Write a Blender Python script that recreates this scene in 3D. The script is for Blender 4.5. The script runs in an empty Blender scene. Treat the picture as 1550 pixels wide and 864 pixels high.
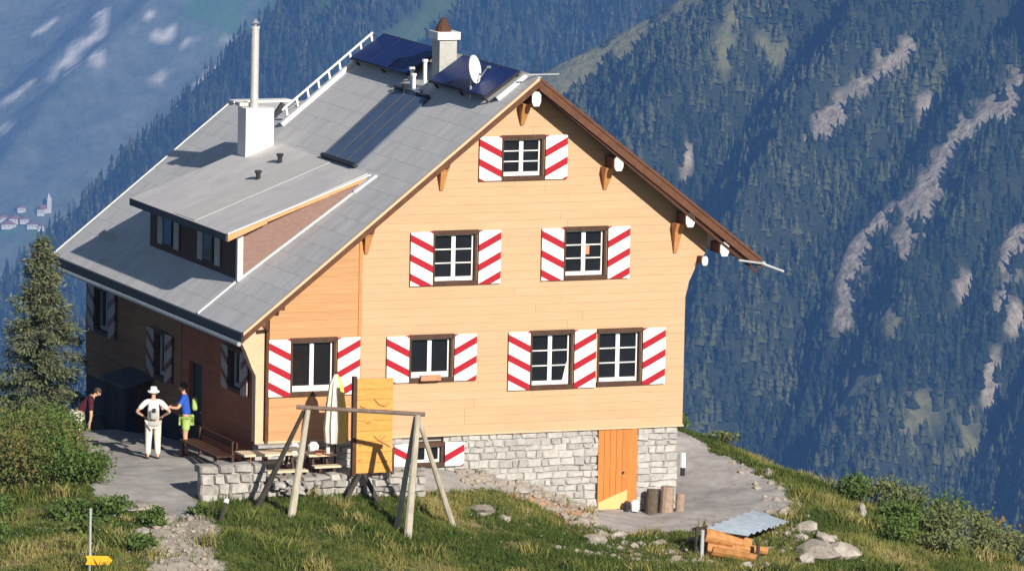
import bpy, math, random
import numpy as np
from mathutils import Vector, Matrix
random.seed(7); np.random.seed(7)
S = bpy.context.scene
COL = S.collection

# ------------------------------------------------------------------ camera
R = Vector((0.92959275, -0.36805602, 0.01980138)); U = Vector((0.03052626, 0.13041477, 0.99098947)); F = Vector((0.36732203, 0.92061216, -0.132468))
cam = bpy.data.cameras.new('camera'); co = bpy.data.objects.new('camera', cam); COL.objects.link(co)
M = Matrix((R, U, -F)).transposed().to_4x4(); M.translation = Vector((-53.376, -149.731, 25.007)); co.matrix_world = M
cam.lens = 10472.7 / 1550 * 36; cam.sensor_width = 36; cam.sensor_fit = 'HORIZONTAL'
cam.clip_start = 1; cam.clip_end = 100000
S.camera = co
# ------------------------------------------------------------------ sky, sun, exposure
SUN_ELEV = 26.0; SUN_OFF = 5.5        # degrees above the horizon; degrees to the right (+x) of the facade's normal (-y)
W = bpy.data.worlds.new('World'); S.world = W; W.use_nodes = True
nt = W.node_tree; nt.nodes.clear()
sky = nt.nodes.new('ShaderNodeTexSky'); sky.sky_type = 'NISHITA'; sky.sun_disc = False
sky.sun_elevation = math.radians(SUN_ELEV); sky.sun_rotation = math.radians(180 - SUN_OFF); sky.altitude = 1500
bg = nt.nodes.new('ShaderNodeBackground'); bg.inputs[1].default_value = 0.055
wo = nt.nodes.new('ShaderNodeOutputWorld'); nt.links.new(sky.outputs[0], bg.inputs[0]); nt.links.new(bg.outputs[0], wo.inputs[0])
sl = bpy.data.lights.new('sun', 'SUN'); sl.energy = 5.0; sl.angle = math.radians(0.53); sl.color = (1.0, 0.93, 0.82)
so = bpy.data.objects.new('sun', sl); COL.objects.link(so)
e, a = math.radians(SUN_ELEV), math.radians(SUN_OFF)
SD = Vector((math.cos(e) * math.sin(a), -math.cos(e) * math.cos(a), math.sin(e)))
so.rotation_euler = SD.to_track_quat('Z', 'Y').to_euler(); so.location = (0, -20, 30)
S.view_settings.view_transform = 'Standard'; S.view_settings.look = 'None'; S.view_settings.exposure = 0.32; S.view_settings.gamma = 1
S.cycles.max_bounces = 6; S.cycles.volume_bounces = 0; S.cycles.transparent_max_bounces = 8; S.cycles.use_denoising = True

# ------------------------------------------------------------------ helpers
def tag(o, label=None, cat=None, group=None, kind=None):
    if label: o['label'] = label
    if cat: o['category'] = cat
    if group: o['group'] = group
    if kind: o['kind'] = kind
    return o
ORG = {}
def empty(name, loc, label, cat, group=None, rz=0):
    o = bpy.data.objects.new(name, None); COL.objects.link(o); o.location = loc; o.rotation_euler = (0, 0, rz); o.empty_display_size = .3
    tag(o, label, cat, group); ORG[o.name] = Vector(loc) if rz == 0 else Vector((0, 0, 0))
    return o
class MB:
    def __init__(s): s.v = []; s.f = []; s.m = []
    def add(s, vs, fs, mi=0):
        b = len(s.v); s.v += [tuple(v) for v in vs]; s.f += [tuple(b + i for i in f) for f in fs]; s.m += [mi] * len(fs); return s
    def box(s, a, b, mi=0):
        x0, x1 = sorted((a[0], b[0])); y0, y1 = sorted((a[1], b[1])); z0, z1 = sorted((a[2], b[2]))
        return s.add([(x0,y0,z0),(x1,y0,z0),(x1,y1,z0),(x0,y1,z0),(x0,y0,z1),(x1,y0,z1),(x1,y1,z1),(x0,y1,z1)],
              [(0,3,2,1),(4,5,6,7),(0,1,5,4),(1,2,6,5),(2,3,7,6),(3,0,4,7)], mi)
    def prism(s, poly, ax, a, b, mi=0):
        # poly: 2D points in the two other axes, extruded along axis ax from a to b
        n = len(poly)
        def P(p, t):
            q = list(p); q.insert(ax, t); return tuple(q)
        vs = [P(p, a) for p in poly] + [P(p, b) for p in poly]
        fs = [tuple(range(n)), tuple(range(2*n-1, n-1, -1))] + [(i, i+n, (i+1) % n + n, (i+1) % n) for i in range(n)]
        return s.add(vs, fs, mi)
    def tube(s, p, q, r0, r1=None, n=8, mi=0, cap=True):
        r1 = r0 if r1 is None else r1
        p = Vector(p); q = Vector(q); d = (q - p).normalized()
        t = Vector((0,0,1)) if abs(d.z) < .9 else Vector((1,0,0)); u = d.cross(t).normalized(); w = d.cross(u)
        vs = []
        for c, r in ((p, r0), (q, r1)):
            for i in range(n):
                k = 2*math.pi*i/n; vs.append(c + u*math.cos(k)*r + w*math.sin(k)*r)
        fs = [(i, (i+1) % n, (i+1) % n + n, i+n) for i in range(n)]
        if cap: fs += [tuple(range(n-1, -1, -1)), tuple(range(n, 2*n))]
        return s.add(vs, fs, mi)
    def beam(s, p, q, w, h, mi=0, up=(0,0,1)):
        # rectangular bar from p to q, w wide, h high
        p = Vector(p); q = Vector(q); d = (q-p).normalized(); u = Vector(up); sd = d.cross(u).normalized(); u2 = sd.cross(d)
        vs = [c + sd*sx*w/2 + u2*sz*h/2 for c in (p, q) for sx, sz in ((-1,-1),(1,-1),(1,1),(-1,1))]
        return s.add(vs, [(3,2,1,0),(4,5,6,7),(0,1,5,4),(1,2,6,5),(2,3,7,6),(3,0,4,7)], mi)
    def blob(s, c, r, seed=0, n=2, rough=.25, mi=0):
        import bmesh
        bm = bmesh.new(); bmesh.ops.create_icosphere(bm, subdivisions=n, radius=1)
        rs = random.Random(seed); k = [rs.uniform(0, 6) for _ in range(6)]
        vs = []
        for v in bm.verts:
            x, y, z = v.co
            t = 1 + rough*(math.sin(2.3*x+k[0])*math.sin(2.9*y+k[1]) + .6*math.sin(4.7*z+k[2]+2*x) + .35*math.sin(8*y+k[3]+5*x)) + rs.uniform(-rough, rough)*.25
            vs.append((c[0]+x*r[0]*t, c[1]+y*r[1]*t, c[2]+z*r[2]*t))
        fs = [tuple(v.index for v in f.verts) for f in bm.faces]; bm.free()
        return s.add(vs, fs, mi)
    def build(s, name, mats, parent=None, loc=None, smooth=False, local=False):
        me = bpy.data.meshes.new(name)
        if loc is not None: o0 = Vector(loc)
        elif parent is not None: o0 = ORG[parent.name]
        else: o0 = Vector((0,0,0))
        if local: o0 = Vector((0,0,0))
        me.from_pydata([(v[0]-o0[0], v[1]-o0[1], v[2]-o0[2]) for v in s.v], [], s.f)
        ml = mats if isinstance(mats, (list, tuple)) else [mats]
        for m in ml: me.materials.append(m)
        if len(ml) > 1: me.polygons.foreach_set('material_index', s.m)
        if smooth: me.polygons.foreach_set('use_smooth', [True]*len(s.f))
        me.validate(); me.update()
        import bmesh
        bm = bmesh.new(); bm.from_mesh(me); bmesh.ops.recalc_face_normals(bm, faces=bm.faces); bm.to_mesh(me); bm.free()
        o = bpy.data.objects.new(name, me); COL.objects.link(o)
        if parent is not None:
            o.parent = parent
            if loc is not None: o.location = o0 - ORG[parent.name]; ORG[o.name] = o0
            else: ORG[o.name] = ORG[parent.name]
        elif loc is not None: o.location = o0; ORG[o.name] = o0
        else: ORG[o.name] = Vector((0,0,0))
        return o

def mat(name, c1, c2=None, scale=4., rough=.8, bump=0., bscale=None, metal=0., stretch=(1,1,1), rnd=0., spec=.3, detail=5., coord='Object', dist=.02):
    m = bpy.data.materials.new(name); m.use_nodes = True; n = m.node_tree; b = n.nodes['Principled BSDF']
    b.inputs['Roughness'].default_value = rough; b.inputs['Metallic'].default_value = metal; b.inputs['Specular IOR Level'].default_value = spec
    tc = n.nodes.new('ShaderNodeTexCoord'); mp = n.nodes.new('ShaderNodeMapping'); mp.inputs['Scale'].default_value = stretch
    n.links.new(tc.outputs[coord], mp.inputs[0])
    no = n.nodes.new('ShaderNodeTexNoise'); no.inputs['Scale'].default_value = scale; no.inputs['Detail'].default_value = detail; no.inputs['Roughness'].default_value = .65
    n.links.new(mp.outputs[0], no.inputs['Vector'])
    if rnd:
        oi = n.nodes.new('ShaderNodeObjectInfo'); ad = n.nodes.new('ShaderNodeVectorMath'); ad.operation = 'ADD'
        cx = n.nodes.new('ShaderNodeVectorMath'); cx.operation = 'SCALE'; cx.inputs[0].default_value = (31, 17, 23); n.links.new(oi.outputs['Random'], cx.inputs['Scale'])
        n.links.new(tc.outputs[coord], ad.inputs[0]); n.links.new(cx.outputs[0], ad.inputs[1]); n.links.new(ad.outputs[0], mp.inputs[0])
    rp = n.nodes.new('ShaderNodeValToRGB'); rp.color_ramp.elements[0].position = .3; rp.color_ramp.elements[1].position = .7
    rp.color_ramp.elements[0].color = (*c1, 1); rp.color_ramp.elements[1].color = (*(c2 or c1), 1)
    n.links.new(no.outputs[0], rp.inputs[0])
    out = rp.outputs[0]
    if rnd:
        mr = n.nodes.new('ShaderNodeMapRange'); mr.inputs['To Min'].default_value = 1-rnd; mr.inputs['To Max'].default_value = 1+rnd; n.links.new(oi.outputs['Random'], mr.inputs[0])
        hs = n.nodes.new('ShaderNodeHueSaturation'); n.links.new(mr.outputs[0], hs.inputs['Value']); n.links.new(out, hs.inputs['Color']); out = hs.outputs[0]
    n.links.new(out, b.inputs['Base Color'])
    if bump:
        bp = n.nodes.new('ShaderNodeBump'); bp.inputs['Strength'].default_value = bump; bp.inputs['Distance'].default_value = dist
        if bscale:
            n2 = n.nodes.new('ShaderNodeTexNoise'); n2.inputs['Scale'].default_value = bscale; n2.inputs['Detail'].default_value = 6; n.links.new(mp.outputs[0], n2.inputs['Vector']); n.links.new(n2.outputs[0], bp.inputs['Height'])
        else: n.links.new(no.outputs[0], bp.inputs['Height'])
        n.links.new(bp.outputs[0], b.inputs['Normal'])
    m['out'] = 1
    return m

M_board = mat('facade_wood', (.52,.345,.205), (.57,.385,.235), 1.6, .8, .06, rnd=.025, stretch=(.6,1,2.5))
M_ext = mat('extension_wood', (.48,.255,.115), (.55,.31,.15), 2.2, .75, .15, rnd=.05, stretch=(.5,1,6))
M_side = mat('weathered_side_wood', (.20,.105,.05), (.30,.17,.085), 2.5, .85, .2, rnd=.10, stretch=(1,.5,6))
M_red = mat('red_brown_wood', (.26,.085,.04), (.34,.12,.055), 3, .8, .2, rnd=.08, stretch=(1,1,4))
M_trim = mat('pale_trim_wood', (.60,.41,.26), (.68,.48,.32), 3, .7)
M_brown = mat('dark_brown_wood', (.060,.028,.016), (.10,.05,.03), 6, .75, .1)
M_verge = mat('verge_brown_wood', (.09,.036,.018), (.15,.065,.032), 6, .75, .1, stretch=(1,1,1))
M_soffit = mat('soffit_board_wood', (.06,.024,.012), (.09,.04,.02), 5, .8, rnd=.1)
M_bracket = mat('bracket_wood', (.50,.22,.07), (.60,.29,.11), 8, .7)
M_white = mat('white_paint', (.80,.79,.76), (.86,.85,.82), 6, .5)
M_pipew = mat('bright_steel', (.50,.49,.48), (.62,.61,.60), 9, .45, metal=.25)
M_glass = mat('window_glass', (.008,.009,.011), (.014,.015,.018), 2, .12, spec=.5)
M_roof = mat('fibre_cement_roof', (.50,.50,.515), (.66,.65,.65), 1.6, .85, .1, bscale=40, stretch=(.5,1.6,.5), rnd=.02)
M_roof2 = mat('dormer_roof_sheet', (.50,.49,.50), (.64,.62,.615), 1.3, .85, .1, bscale=40)
M_light = mat('pale_roof_sheet', (.52,.505,.5), (.60,.585,.57), 2., .85)
M_fascia = mat('slate_fascia', (.05,.055,.065), (.08,.085,.10), 6, .7)
M_gutter = mat('zinc_gutter', (.38,.40,.43), (.5,.52,.55), 5, .4, metal=.5)
M_flash = mat('pale_flashing', (.66,.66,.66), (.78,.78,.77), 6, .5)
M_cheek = mat('red_dormer_cheek', (.22,.135,.11), (.29,.185,.155), 7, .85, .2, stretch=(1,1,3))
M_copper = mat('copper_trim', (.62,.27,.11), (.72,.36,.18), 8, .6)
M_solar = mat('solar_cell', (.006,.02,.12), (.010,.032,.17), 3, .45, spec=.25)
M_coll = mat('collector_glass', (.06,.10,.19), (.09,.14,.25), 2, .4, spec=.3)
M_dark = mat('dark_metal', (.02,.02,.025), (.035,.035,.04), 8, .6)
M_plaster = mat('chimney_plaster', (.74,.72,.68), (.80,.78,.74), 5, .85, .1)
M_chgrey = mat('chimney_grey', (.36,.36,.33), (.48,.48,.45), 6, .85, .2)
M_stone = mat('grey_stone', (.34,.325,.31), (.50,.48,.455), 9, .9, .3, rnd=.16)
M_mortar = mat('mortar', (.38,.365,.345), (.48,.465,.44), 8, .95, .3)
M_rock = mat('pale_boulder_rock', (.24,.21,.18), (.46,.415,.37), 3.5, .9, .6, rnd=.12)
M_door = mat('orange_door_wood', (.48,.16,.035), (.60,.22,.055), 5, .65, .1, rnd=.05, stretch=(6,1,.6))
M_lightdoor = mat('pale_wedge_orange', (.78,.44,.17), (.82,.5,.22), 5, .65)
M_climb = mat('orange_plank', (.60,.29,.06), (.70,.37,.10), 4, .65, .1, rnd=.06, stretch=(1,1,3))
M_pole = mat('weathered_pole_wood', (.33,.29,.22), (.50,.46,.37), 8, .8, .3, stretch=(1,1,.3))
M_poledk = mat('dark_wood', (.035,.030,.028), (.07,.06,.05), 8, .85, .2)
M_tabletop = mat('pale_table_wood', (.62,.48,.32), (.74,.62,.45), 6, .6, rnd=.08, stretch=(.4,3,1))
M_shed = mat('dark_shed_board', (.022,.02,.028), (.04,.034,.04), 5, .8, rnd=.1)
M_blue = mat('blue_cloth', (.02,.08,.42), (.03,.12,.55), 9, .9)
M_green = mat('green_cloth', (.36,.50,.12), (.45,.60,.2), 9, .9)
M_cloth = mat('white_cloth', (.78,.77,.73), (.84,.83,.79), 9, .9)
M_beige = mat('cream_cloth', (.70,.66,.56), (.78,.74,.64), 9, .9)
M_maroon = mat('maroon_cloth', (.05,.008,.02), (.08,.015,.03), 9, .9)
M_skin = mat('skin', (.55,.31,.21), (.62,.37,.26), 9, .6)
M_hair = mat('dark_hair', (.05,.03,.02), (.09,.055,.035), 30, .7)
M_yellow = mat('yellow_cloth', (.78,.68,.12), (.84,.74,.2), 6, .9)
M_sign = mat('yellow_sign_paint', (.80,.36,.01), (.86,.42,.02), 6, .5)
M_greysteel = mat('galvanised_post', (.5,.52,.56), (.62,.64,.68), 8, .4, metal=.4)
M_tarp = mat('pale_blue_sheet', (.34,.41,.50), (.48,.56,.64), 6, .5)
M_log = mat('orange_log', (.34,.14,.045), (.56,.28,.10), 7, .7, .2)
M_pink = mat('terracotta', (.6,.22,.12), (.7,.3,.18), 5, .8)
M_bark = mat('bark', (.08,.06,.045), (.14,.11,.08), 10, .95, .5)

def stripes(name, white=(.80,.79,.77,1), red=(.40,.008,.022,1)):
    m = bpy.data.materials.new(name); m.use_nodes = True; n = m.node_tree; b = n.nodes['Principled BSDF']; b.inputs['Roughness'].default_value = .5; b.inputs['Specular IOR Level'].default_value = .3
    tc = n.nodes.new('ShaderNodeTexCoord'); sp = n.nodes.new('ShaderNodeSeparateXYZ'); n.links.new(tc.outputs['Object'], sp.inputs[0])
    def mth(op, *i):
        q = n.nodes.new('ShaderNodeMath'); q.operation = op
        for k, x in enumerate(i):
            if isinstance(x, (int, float)): q.inputs[k].default_value = x
            else: n.links.new(x, q.inputs[k])
        return q.outputs[0]
    u = mth('ADD', mth('ABSOLUTE', sp.outputs[0]), mth('ABSOLUTE', sp.outputs[1]))
    q = mth('SUBTRACT', mth('MULTIPLY', sp.outputs[2], -1.), mth('MULTIPLY', u, .52))
    fr = mth('FLOORED_MODULO', mth('ADD', q, .92), .46)
    k = mth('MULTIPLY', mth('GREATER_THAN', fr, .045), mth('LESS_THAN', fr, .215))
    mx = n.nodes.new('ShaderNodeMix'); mx.data_type = 'RGBA'; mx.inputs[6].default_value = white; mx.inputs[7].default_value = red
    n.links.new(k, mx.inputs[0])
    no = n.nodes.new('ShaderNodeTexNoise'); no.inputs['Scale'].default_value = 9; mr = n.nodes.new('ShaderNodeMapRange'); mr.inputs['To Min'].default_value = .86; mr.inputs['To Max'].default_value = 1.08; n.links.new(no.outputs[0], mr.inputs[0])
    hs = n.nodes.new('ShaderNodeHueSaturation'); n.links.new(mx.outputs[2], hs.inputs['Color']); n.links.new(mr.outputs[0], hs.inputs['Value']); n.links.new(hs.outputs[0], b.inputs['Base Color'])
    return m
M_stripe = stripes('red_white_shutter_paint'); M_stripe_shade = stripes('shaded_shutter_paint', (.34,.29,.27,1), (.14,.03,.03,1))  # second copy is darker: the side wall's shade put into the stripe colours
def vnoise(x,y,seed=0):
    x=np.asarray(x,float);y=np.asarray(y,float)
    xi=np.floor(x);yi=np.floor(y);fx=x-xi;fy=y-yi
    fx=fx*fx*(3-2*fx);fy=fy*fy*(3-2*fy)
    def h(a,b):
        v=np.sin(a*127.1+b*311.7+seed*74.7)*43758.5453
        return v-np.floor(v)
    return (h(xi,yi)*(1-fx)+h(xi+1,yi)*fx)*(1-fy)+(h(xi,yi+1)*(1-fx)+h(xi+1,yi+1)*fx)*fy
def fbm(x,y,o=4,seed=0):
    s=0;a=.5
    for i in range(o):
        s=s+a*(vnoise(x,y,seed+i)-.5);x=x*2.03+7.1;y=y*2.03+3.7;a*=.5
    return s
CAM=(-53.376,-149.731,25.007)
CTRL=np.array([(-1.65,2.8,-.8),(.5,-1,-.8),(2.5,-1,-.82),(-2.2,4.8,-.85),(-1,9,-1.05),(-4,8,-1.3),(0,12.6,-1.7),(0,6,-.85),
(-.65,-4.3,-1.1),(-1,-3,-1.05),(1.8,-5.2,-1.5),(3.5,-3.8,-1.5),(2,-2.4,-1.1),(5,-.5,-1.0),(6.5,-.4,-1.25),(7.6,-.6,-1.75),(8.6,-.6,-2.0),(9,0,-2.02),(10.5,-1,-2.03),(12.8,-1.8,-2.1),
(6,-2.5,-1.75),(8,-3,-2.15),(10,-5,-2.35),(5.9,-6.6,-2.15),(.7,-7.4,-1.8),(-4.1,-8,-1.45),(-8,-6.9,-1.5),(11.4,-6.3,-2.6),
(-4.2,-2,-1.1),(-5.9,0,-1.1),(-7,4,-1.5),(-3,-4,-1.15),
(13.3,5.8,-1.1),(11.5,3,-1.8),(12.6,7.5,-1.15),(14.1,4.3,-1.42),(14.9,2.9,-1.78),(15.6,1.3,-2.1),(17.5,.8,-3.0),(20,0,-4.0),(15,-3,-2.8),(17,-7,-3.8),(11,10,-1.7),
(15.5,7.5,-3.4),(18,5,-4.8),(23,3,-7),(12,15,-4.5),(5,18,-5),(-3,17,-4.5),(-8,11,-4.2),(-12,5,-5),(-14,-4,-4.5),
(-30,-20,-10),(0,-30,-9),(30,-20,-12),(42,0,-22),(32,25,-24),(10,34,-20),(-12,30,-18),(-27,15,-15),(-32,0,-11)])
def _tps(r2): return np.where(r2>0,r2*np.log(np.maximum(r2,1e-9)),0.)
def _fit():
    n=len(CTRL);P=np.c_[np.ones(n),CTRL[:,:2]]
    K=_tps(((CTRL[:,None,:2]-CTRL[None,:,:2])**2).sum(-1))+np.eye(n)*.15
    A=np.block([[K,P],[P.T,np.zeros((3,3))]])
    return np.linalg.solve(A,np.r_[CTRL[:,2],0,0,0])
_W=_fit()
def height(x,y):
    x=np.asarray(x,float);y=np.asarray(y,float)
    r=np.hypot(x,y)+1e-9;k=np.minimum(1,30./r);X=x*k;Y=y*k
    h=_W[-3]+_W[-2]*X+_W[-1]*Y
    for i in range(len(CTRL)): h=h+_W[i]*_tps((X-CTRL[i,0])**2+(Y-CTRL[i,1])**2)
    h=h-.6*np.maximum(r-30,0)
    rc=np.hypot(x-CAM[0],y-CAM[1]);hc=CAM[2]-1.75-.42*rc+.03*np.minimum(rc,8)
    return np.maximum(h,hc)
# ------------------------------------------------------------------ near ground
X0, Y0g = -14., -13.
xs = np.concatenate([-np.geomspace(3600, 15, 46)+0, np.arange(-14, 22, .14), np.geomspace(22.5, 3600, 46)])
ys = np.concatenate([-np.geomspace(3600, 13.3, 46), np.arange(-13, 14, .14), np.geomspace(14.4, 3600, 46)])
GX, GY = np.meshgrid(xs, ys)
near = (np.abs(GX-4) < 22) & (np.abs(GY) < 16)
def ground_z(x, y):
    x = np.asarray(x, float); y = np.asarray(y, float)
    return height(x, y) + np.where((np.abs(x-4) < 40) & (np.abs(y) < 40), fbm(x*1.3, y*1.3, 4, 3)*.16, 0)
GZ = np.maximum(ground_z(GX, GY), -1995)
def gz(x, y): return float(ground_z(x, y))
def grid_obj(name, X, Y, Z, m, attrs={}, mask=None):
    ny, nx = X.shape; me = bpy.data.meshes.new(name)
    V = np.stack([X, Y, Z], -1).reshape(-1, 3)
    i = np.arange(ny*nx).reshape(ny, nx)
    q = np.stack([i[:-1,:-1], i[:-1,1:], i[1:,1:], i[1:,:-1]], -1).reshape(-1, 4)
    if mask is not None: q = q[mask.reshape(-1)]
    return np_mesh(name, V, q, m, attrs, smooth=True)
def np_mesh(name, V, Q, m, attrs={}, smooth=False):
    me = bpy.data.meshes.new(name); k = Q.shape[1]
    me.vertices.add(len(V)); me.vertices.foreach_set('co', V.astype(np.float32).ravel())
    me.loops.add(Q.size); me.loops.foreach_set('vertex_index', Q.astype(np.int32).ravel())
    me.polygons.add(len(Q)); me.polygons.foreach_set('loop_start', np.arange(0, Q.size, k, dtype=np.int32)); me.polygons.foreach_set('loop_total', np.full(len(Q), k, np.int32))
    if smooth: me.polygons.foreach_set('use_smooth', np.ones(len(Q), bool))
    for a, v in attrs.items():
        at = me.attributes.new(a, 'FLOAT', 'POINT'); at.data.foreach_set('value', np.asarray(v, np.float32).ravel())
    me.update(calc_edges=True); me.validate(); me.materials.append(m)
    o = bpy.data.objects.new(name, me); COL.objects.link(o); ORG[o.name] = Vector((0,0,0)); return o
def inpoly(x, y, poly):
    x = np.asarray(x, float); y = np.asarray(y, float); r = np.zeros(x.shape, bool); n = len(poly); j = n-1
    for i in range(n):
        xi, yi = poly[i]; xj, yj = poly[j]
        c = ((yi > y) != (yj > y)) & (x < (xj-xi)*(y-yi)/(yj-yi+1e-12)+xi); r ^= c; j = i
    return r
def soft(x, y, poly, n=.35):
    xx = x + fbm(x*2.1, y*2.1, 3, 11)*n*2; yy = y + fbm(x*2.1+9, y*2.1+5, 3, 17)*n*2
    return inpoly(xx, yy, poly)
TERR = [(-2.6,8.5),(-.02,8.5),(-.02,-.02),(8.2,-.02),(6.3,-.9),(3.5,-1.7),(-2.1,-1.7),(-2.1,-2.1),(-1.95,-3.1),(-2.8,-3.6),(-3.3,-2.7),(-4.2,-.8),(-3.2,2.5)]
GRAV = [(-3.2,-2.77),(-2.07,-3.3),(-2.6,-5.2),(-3.3,-6.6),(-3.7,-8.6),(-5.4,-8.6),(-4.9,-6.4),(-4.3,-4.6)]
PATH = [(10.6,9),(12.2,7.4),(13.0,5.0),(13.4,3.4),(13.9,1.4),(13.4,-.4),(13.18,-1.4),(11.76,-2.2),(10.64,-2.5),(9.31,-2.5),(8.05,-2.6),(7.8,-1.94),(8.5,-.02),(10.6,-.02)]
SOIL = [(5.0,.1),(7.0,.1),(8.6,.0),(8.0,-1.6),(7.8,-3.1),(7.15,-2.9),(7.0,-1.5),(5.7,-1.1),(4.9,-.9)]
LEDGE = [(5.5,-5.0),(8.3,-6.0),(12.5,-4.0),(13.3,-2.0),(11.5,-2.6),(9,-3.3),(7.4,-3.3)]
def attr_material(name, base, layers, scale=3., rough=.95, bump=.4, dist=.03):
    # base: (c1,c2); layers: (attribute, c1, c2)
    m = mat(name, base[0], base[1], scale, rough, bump, dist=dist); n = m.node_tree; b = n.nodes['Principled BSDF']
    no = [q for q in n.nodes if q.type == 'TEX_NOISE'][0]; cur = b.inputs['Base Color'].links[0].from_socket
    for at, c1, c2 in layers:
        A = n.nodes.new('ShaderNodeAttribute'); A.attribute_name = at
        rp = n.nodes.new('ShaderNodeValToRGB'); rp.color_ramp.elements[0].position = .35; rp.color_ramp.elements[1].position = .65; rp.color_ramp.elements[0].color = (*c1,1); rp.color_ramp.elements[1].color = (*c2,1)
        n.links.new(no.outputs[0], rp.inputs[0])
        mx = n.nodes.new('ShaderNodeMix'); mx.data_type = 'RGBA'; n.links.new(A.outputs['Fac'], mx.inputs[0]); n.links.new(cur, mx.inputs[6]); n.links.new(rp.outputs[0], mx.inputs[7]); cur = mx.outputs[2]
    n.links.new(cur, b.inputs['Base Color']); return m
M_ground = attr_material('meadow_ground', ((.075,.085,.022), (.16,.155,.05)), [('dry', (.20,.16,.07), (.30,.24,.12)), ('soil', (.30,.16,.09), (.52,.32,.19)), ('gravel', (.28,.24,.20), (.5,.45,.39))], 2.5)
dry = np.clip((fbm(GX*.5, GY*.5, 3, 5)+.08)*3.5, 0, .8)*near + .5*inpoly(GX, GY, LEDGE)
grd = grid_obj('ground', GX, GY, GZ, M_ground, dict(dry=dry, soil=soft(GX, GY, SOIL)*1., gravel=soft(GX, GY, GRAV)*.9))
tag(grd, kind='structure')
def sheet(name, poly, lift, m, step=.12, n=.25):
    x0 = min(p[0] for p in poly)-.5; x1 = max(p[0] for p in poly)+.5; y0 = min(p[1] for p in poly)-.5; y1 = max(p[1] for p in poly)+.5
    X, Y = np.meshgrid(np.arange(x0, x1, step), np.arange(y0, y1, step)); Z = ground_z(X, Y)+lift
    cx = (X[:-1,:-1]+X[1:,1:])/2; cy = (Y[:-1,:-1]+Y[1:,1:])/2
    o = grid_obj(name, X, Y, Z, m, mask=soft(cx, cy, poly, n)); tag(o, kind='structure'); return o
M_pave = mat('grey_terrace_paving', (.28,.26,.25), (.42,.40,.385), 2.2, .9, .3)
M_path = mat('grey_gravel_path', (.27,.25,.245), (.42,.40,.39), 3., .92, .4)
sheet('terrace', TERR, .02, M_pave); sheet('path', PATH, .02, M_path, n=.5)
def gravel_stones():
    mb = MB(); rs = random.Random(5)
    for poly, n, s in ((GRAV, 300, .045), (SOIL, 330, .06), (LEDGE, 190, .055), ([(11,-2.6),(13.6,-1.6),(14.2,1.6),(13.4,4.4),(13.2,.5),(12.6,-1)], 120, .05)):
        x0 = min(p[0] for p in poly); x1 = max(p[0] for p in poly); y0 = min(p[1] for p in poly); y1 = max(p[1] for p in poly); k = 0
        while k < n:
            x = rs.uniform(x0, x1); y = rs.uniform(y0, y1)
            if not inpoly(np.array([x]), np.array([y]), poly)[0]: continue
            k += 1; r = s*rs.choice((.5,.6,.8,1.1,1.8)); mb.blob((x, y, gz(x, y)+r*.3), (r*rs.uniform(.8,1.5), r, r*.7), rs.randrange(999), 1, .25)
    return mb
tag(gravel_stones().build('loose_stones', mat('loose_stone', (.22,.185,.15), (.42,.37,.31), 14, .95)), 'small pale stones strewn over the track, the earth bank and the scree by the log trough', 'stones', kind='stuff')

# ------------------------------------------------------------------ far slopes, in a frame along the view
CW = Vector((-53.376, -149.731, 0)); AX = np.array((.92881, -.37057)); AY = np.array((.37057, .92881))
def world(X, Y): return CW.x + X*AX[0] + Y*AY[0], CW.y + X*AX[1] + Y*AY[1]
def segd(X, Y, pts):
    d = np.hypot(X-pts[0][0], Y-pts[0][1])
    for q in pts[1:]: d = np.minimum(d, np.hypot(X-q[0], Y-q[1]))
    if len(pts) == 1: return np.hypot(X-pts[0][0], Y-pts[0][1])
    for (ax, ay), (bx, by) in zip(pts[:-1], pts[1:]):
        vx, vy = bx-ax, by-ay
        if math.hypot(vx, vy) > 34: continue
        t = np.clip(((X-ax)*vx+(Y-ay)*vy)/(vx*vx+vy*vy+1e-9), 0, 1)
        d = np.minimum(d, np.hypot(X-ax-t*vx, Y-ay-t*vy))
    return d
def patch(X, Y, feats, k, seed, lam, wk=1.4):
    r = np.zeros(X.shape)
    n = fbm(X/lam, Y/lam, 4, seed)*2.2 + fbm((X*.8-Y*.5)/lam*1.6, (X*.5+Y*.8)/lam*.35, 3, seed+5)*1.6
    for pts, w in feats:
        rad = w*k*wk; r = np.maximum(r, np.clip(1.25 - segd(X, Y, pts)/rad + n*.8, 0, 1))
    return np.clip(r*1.15, 0, 1)
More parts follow.
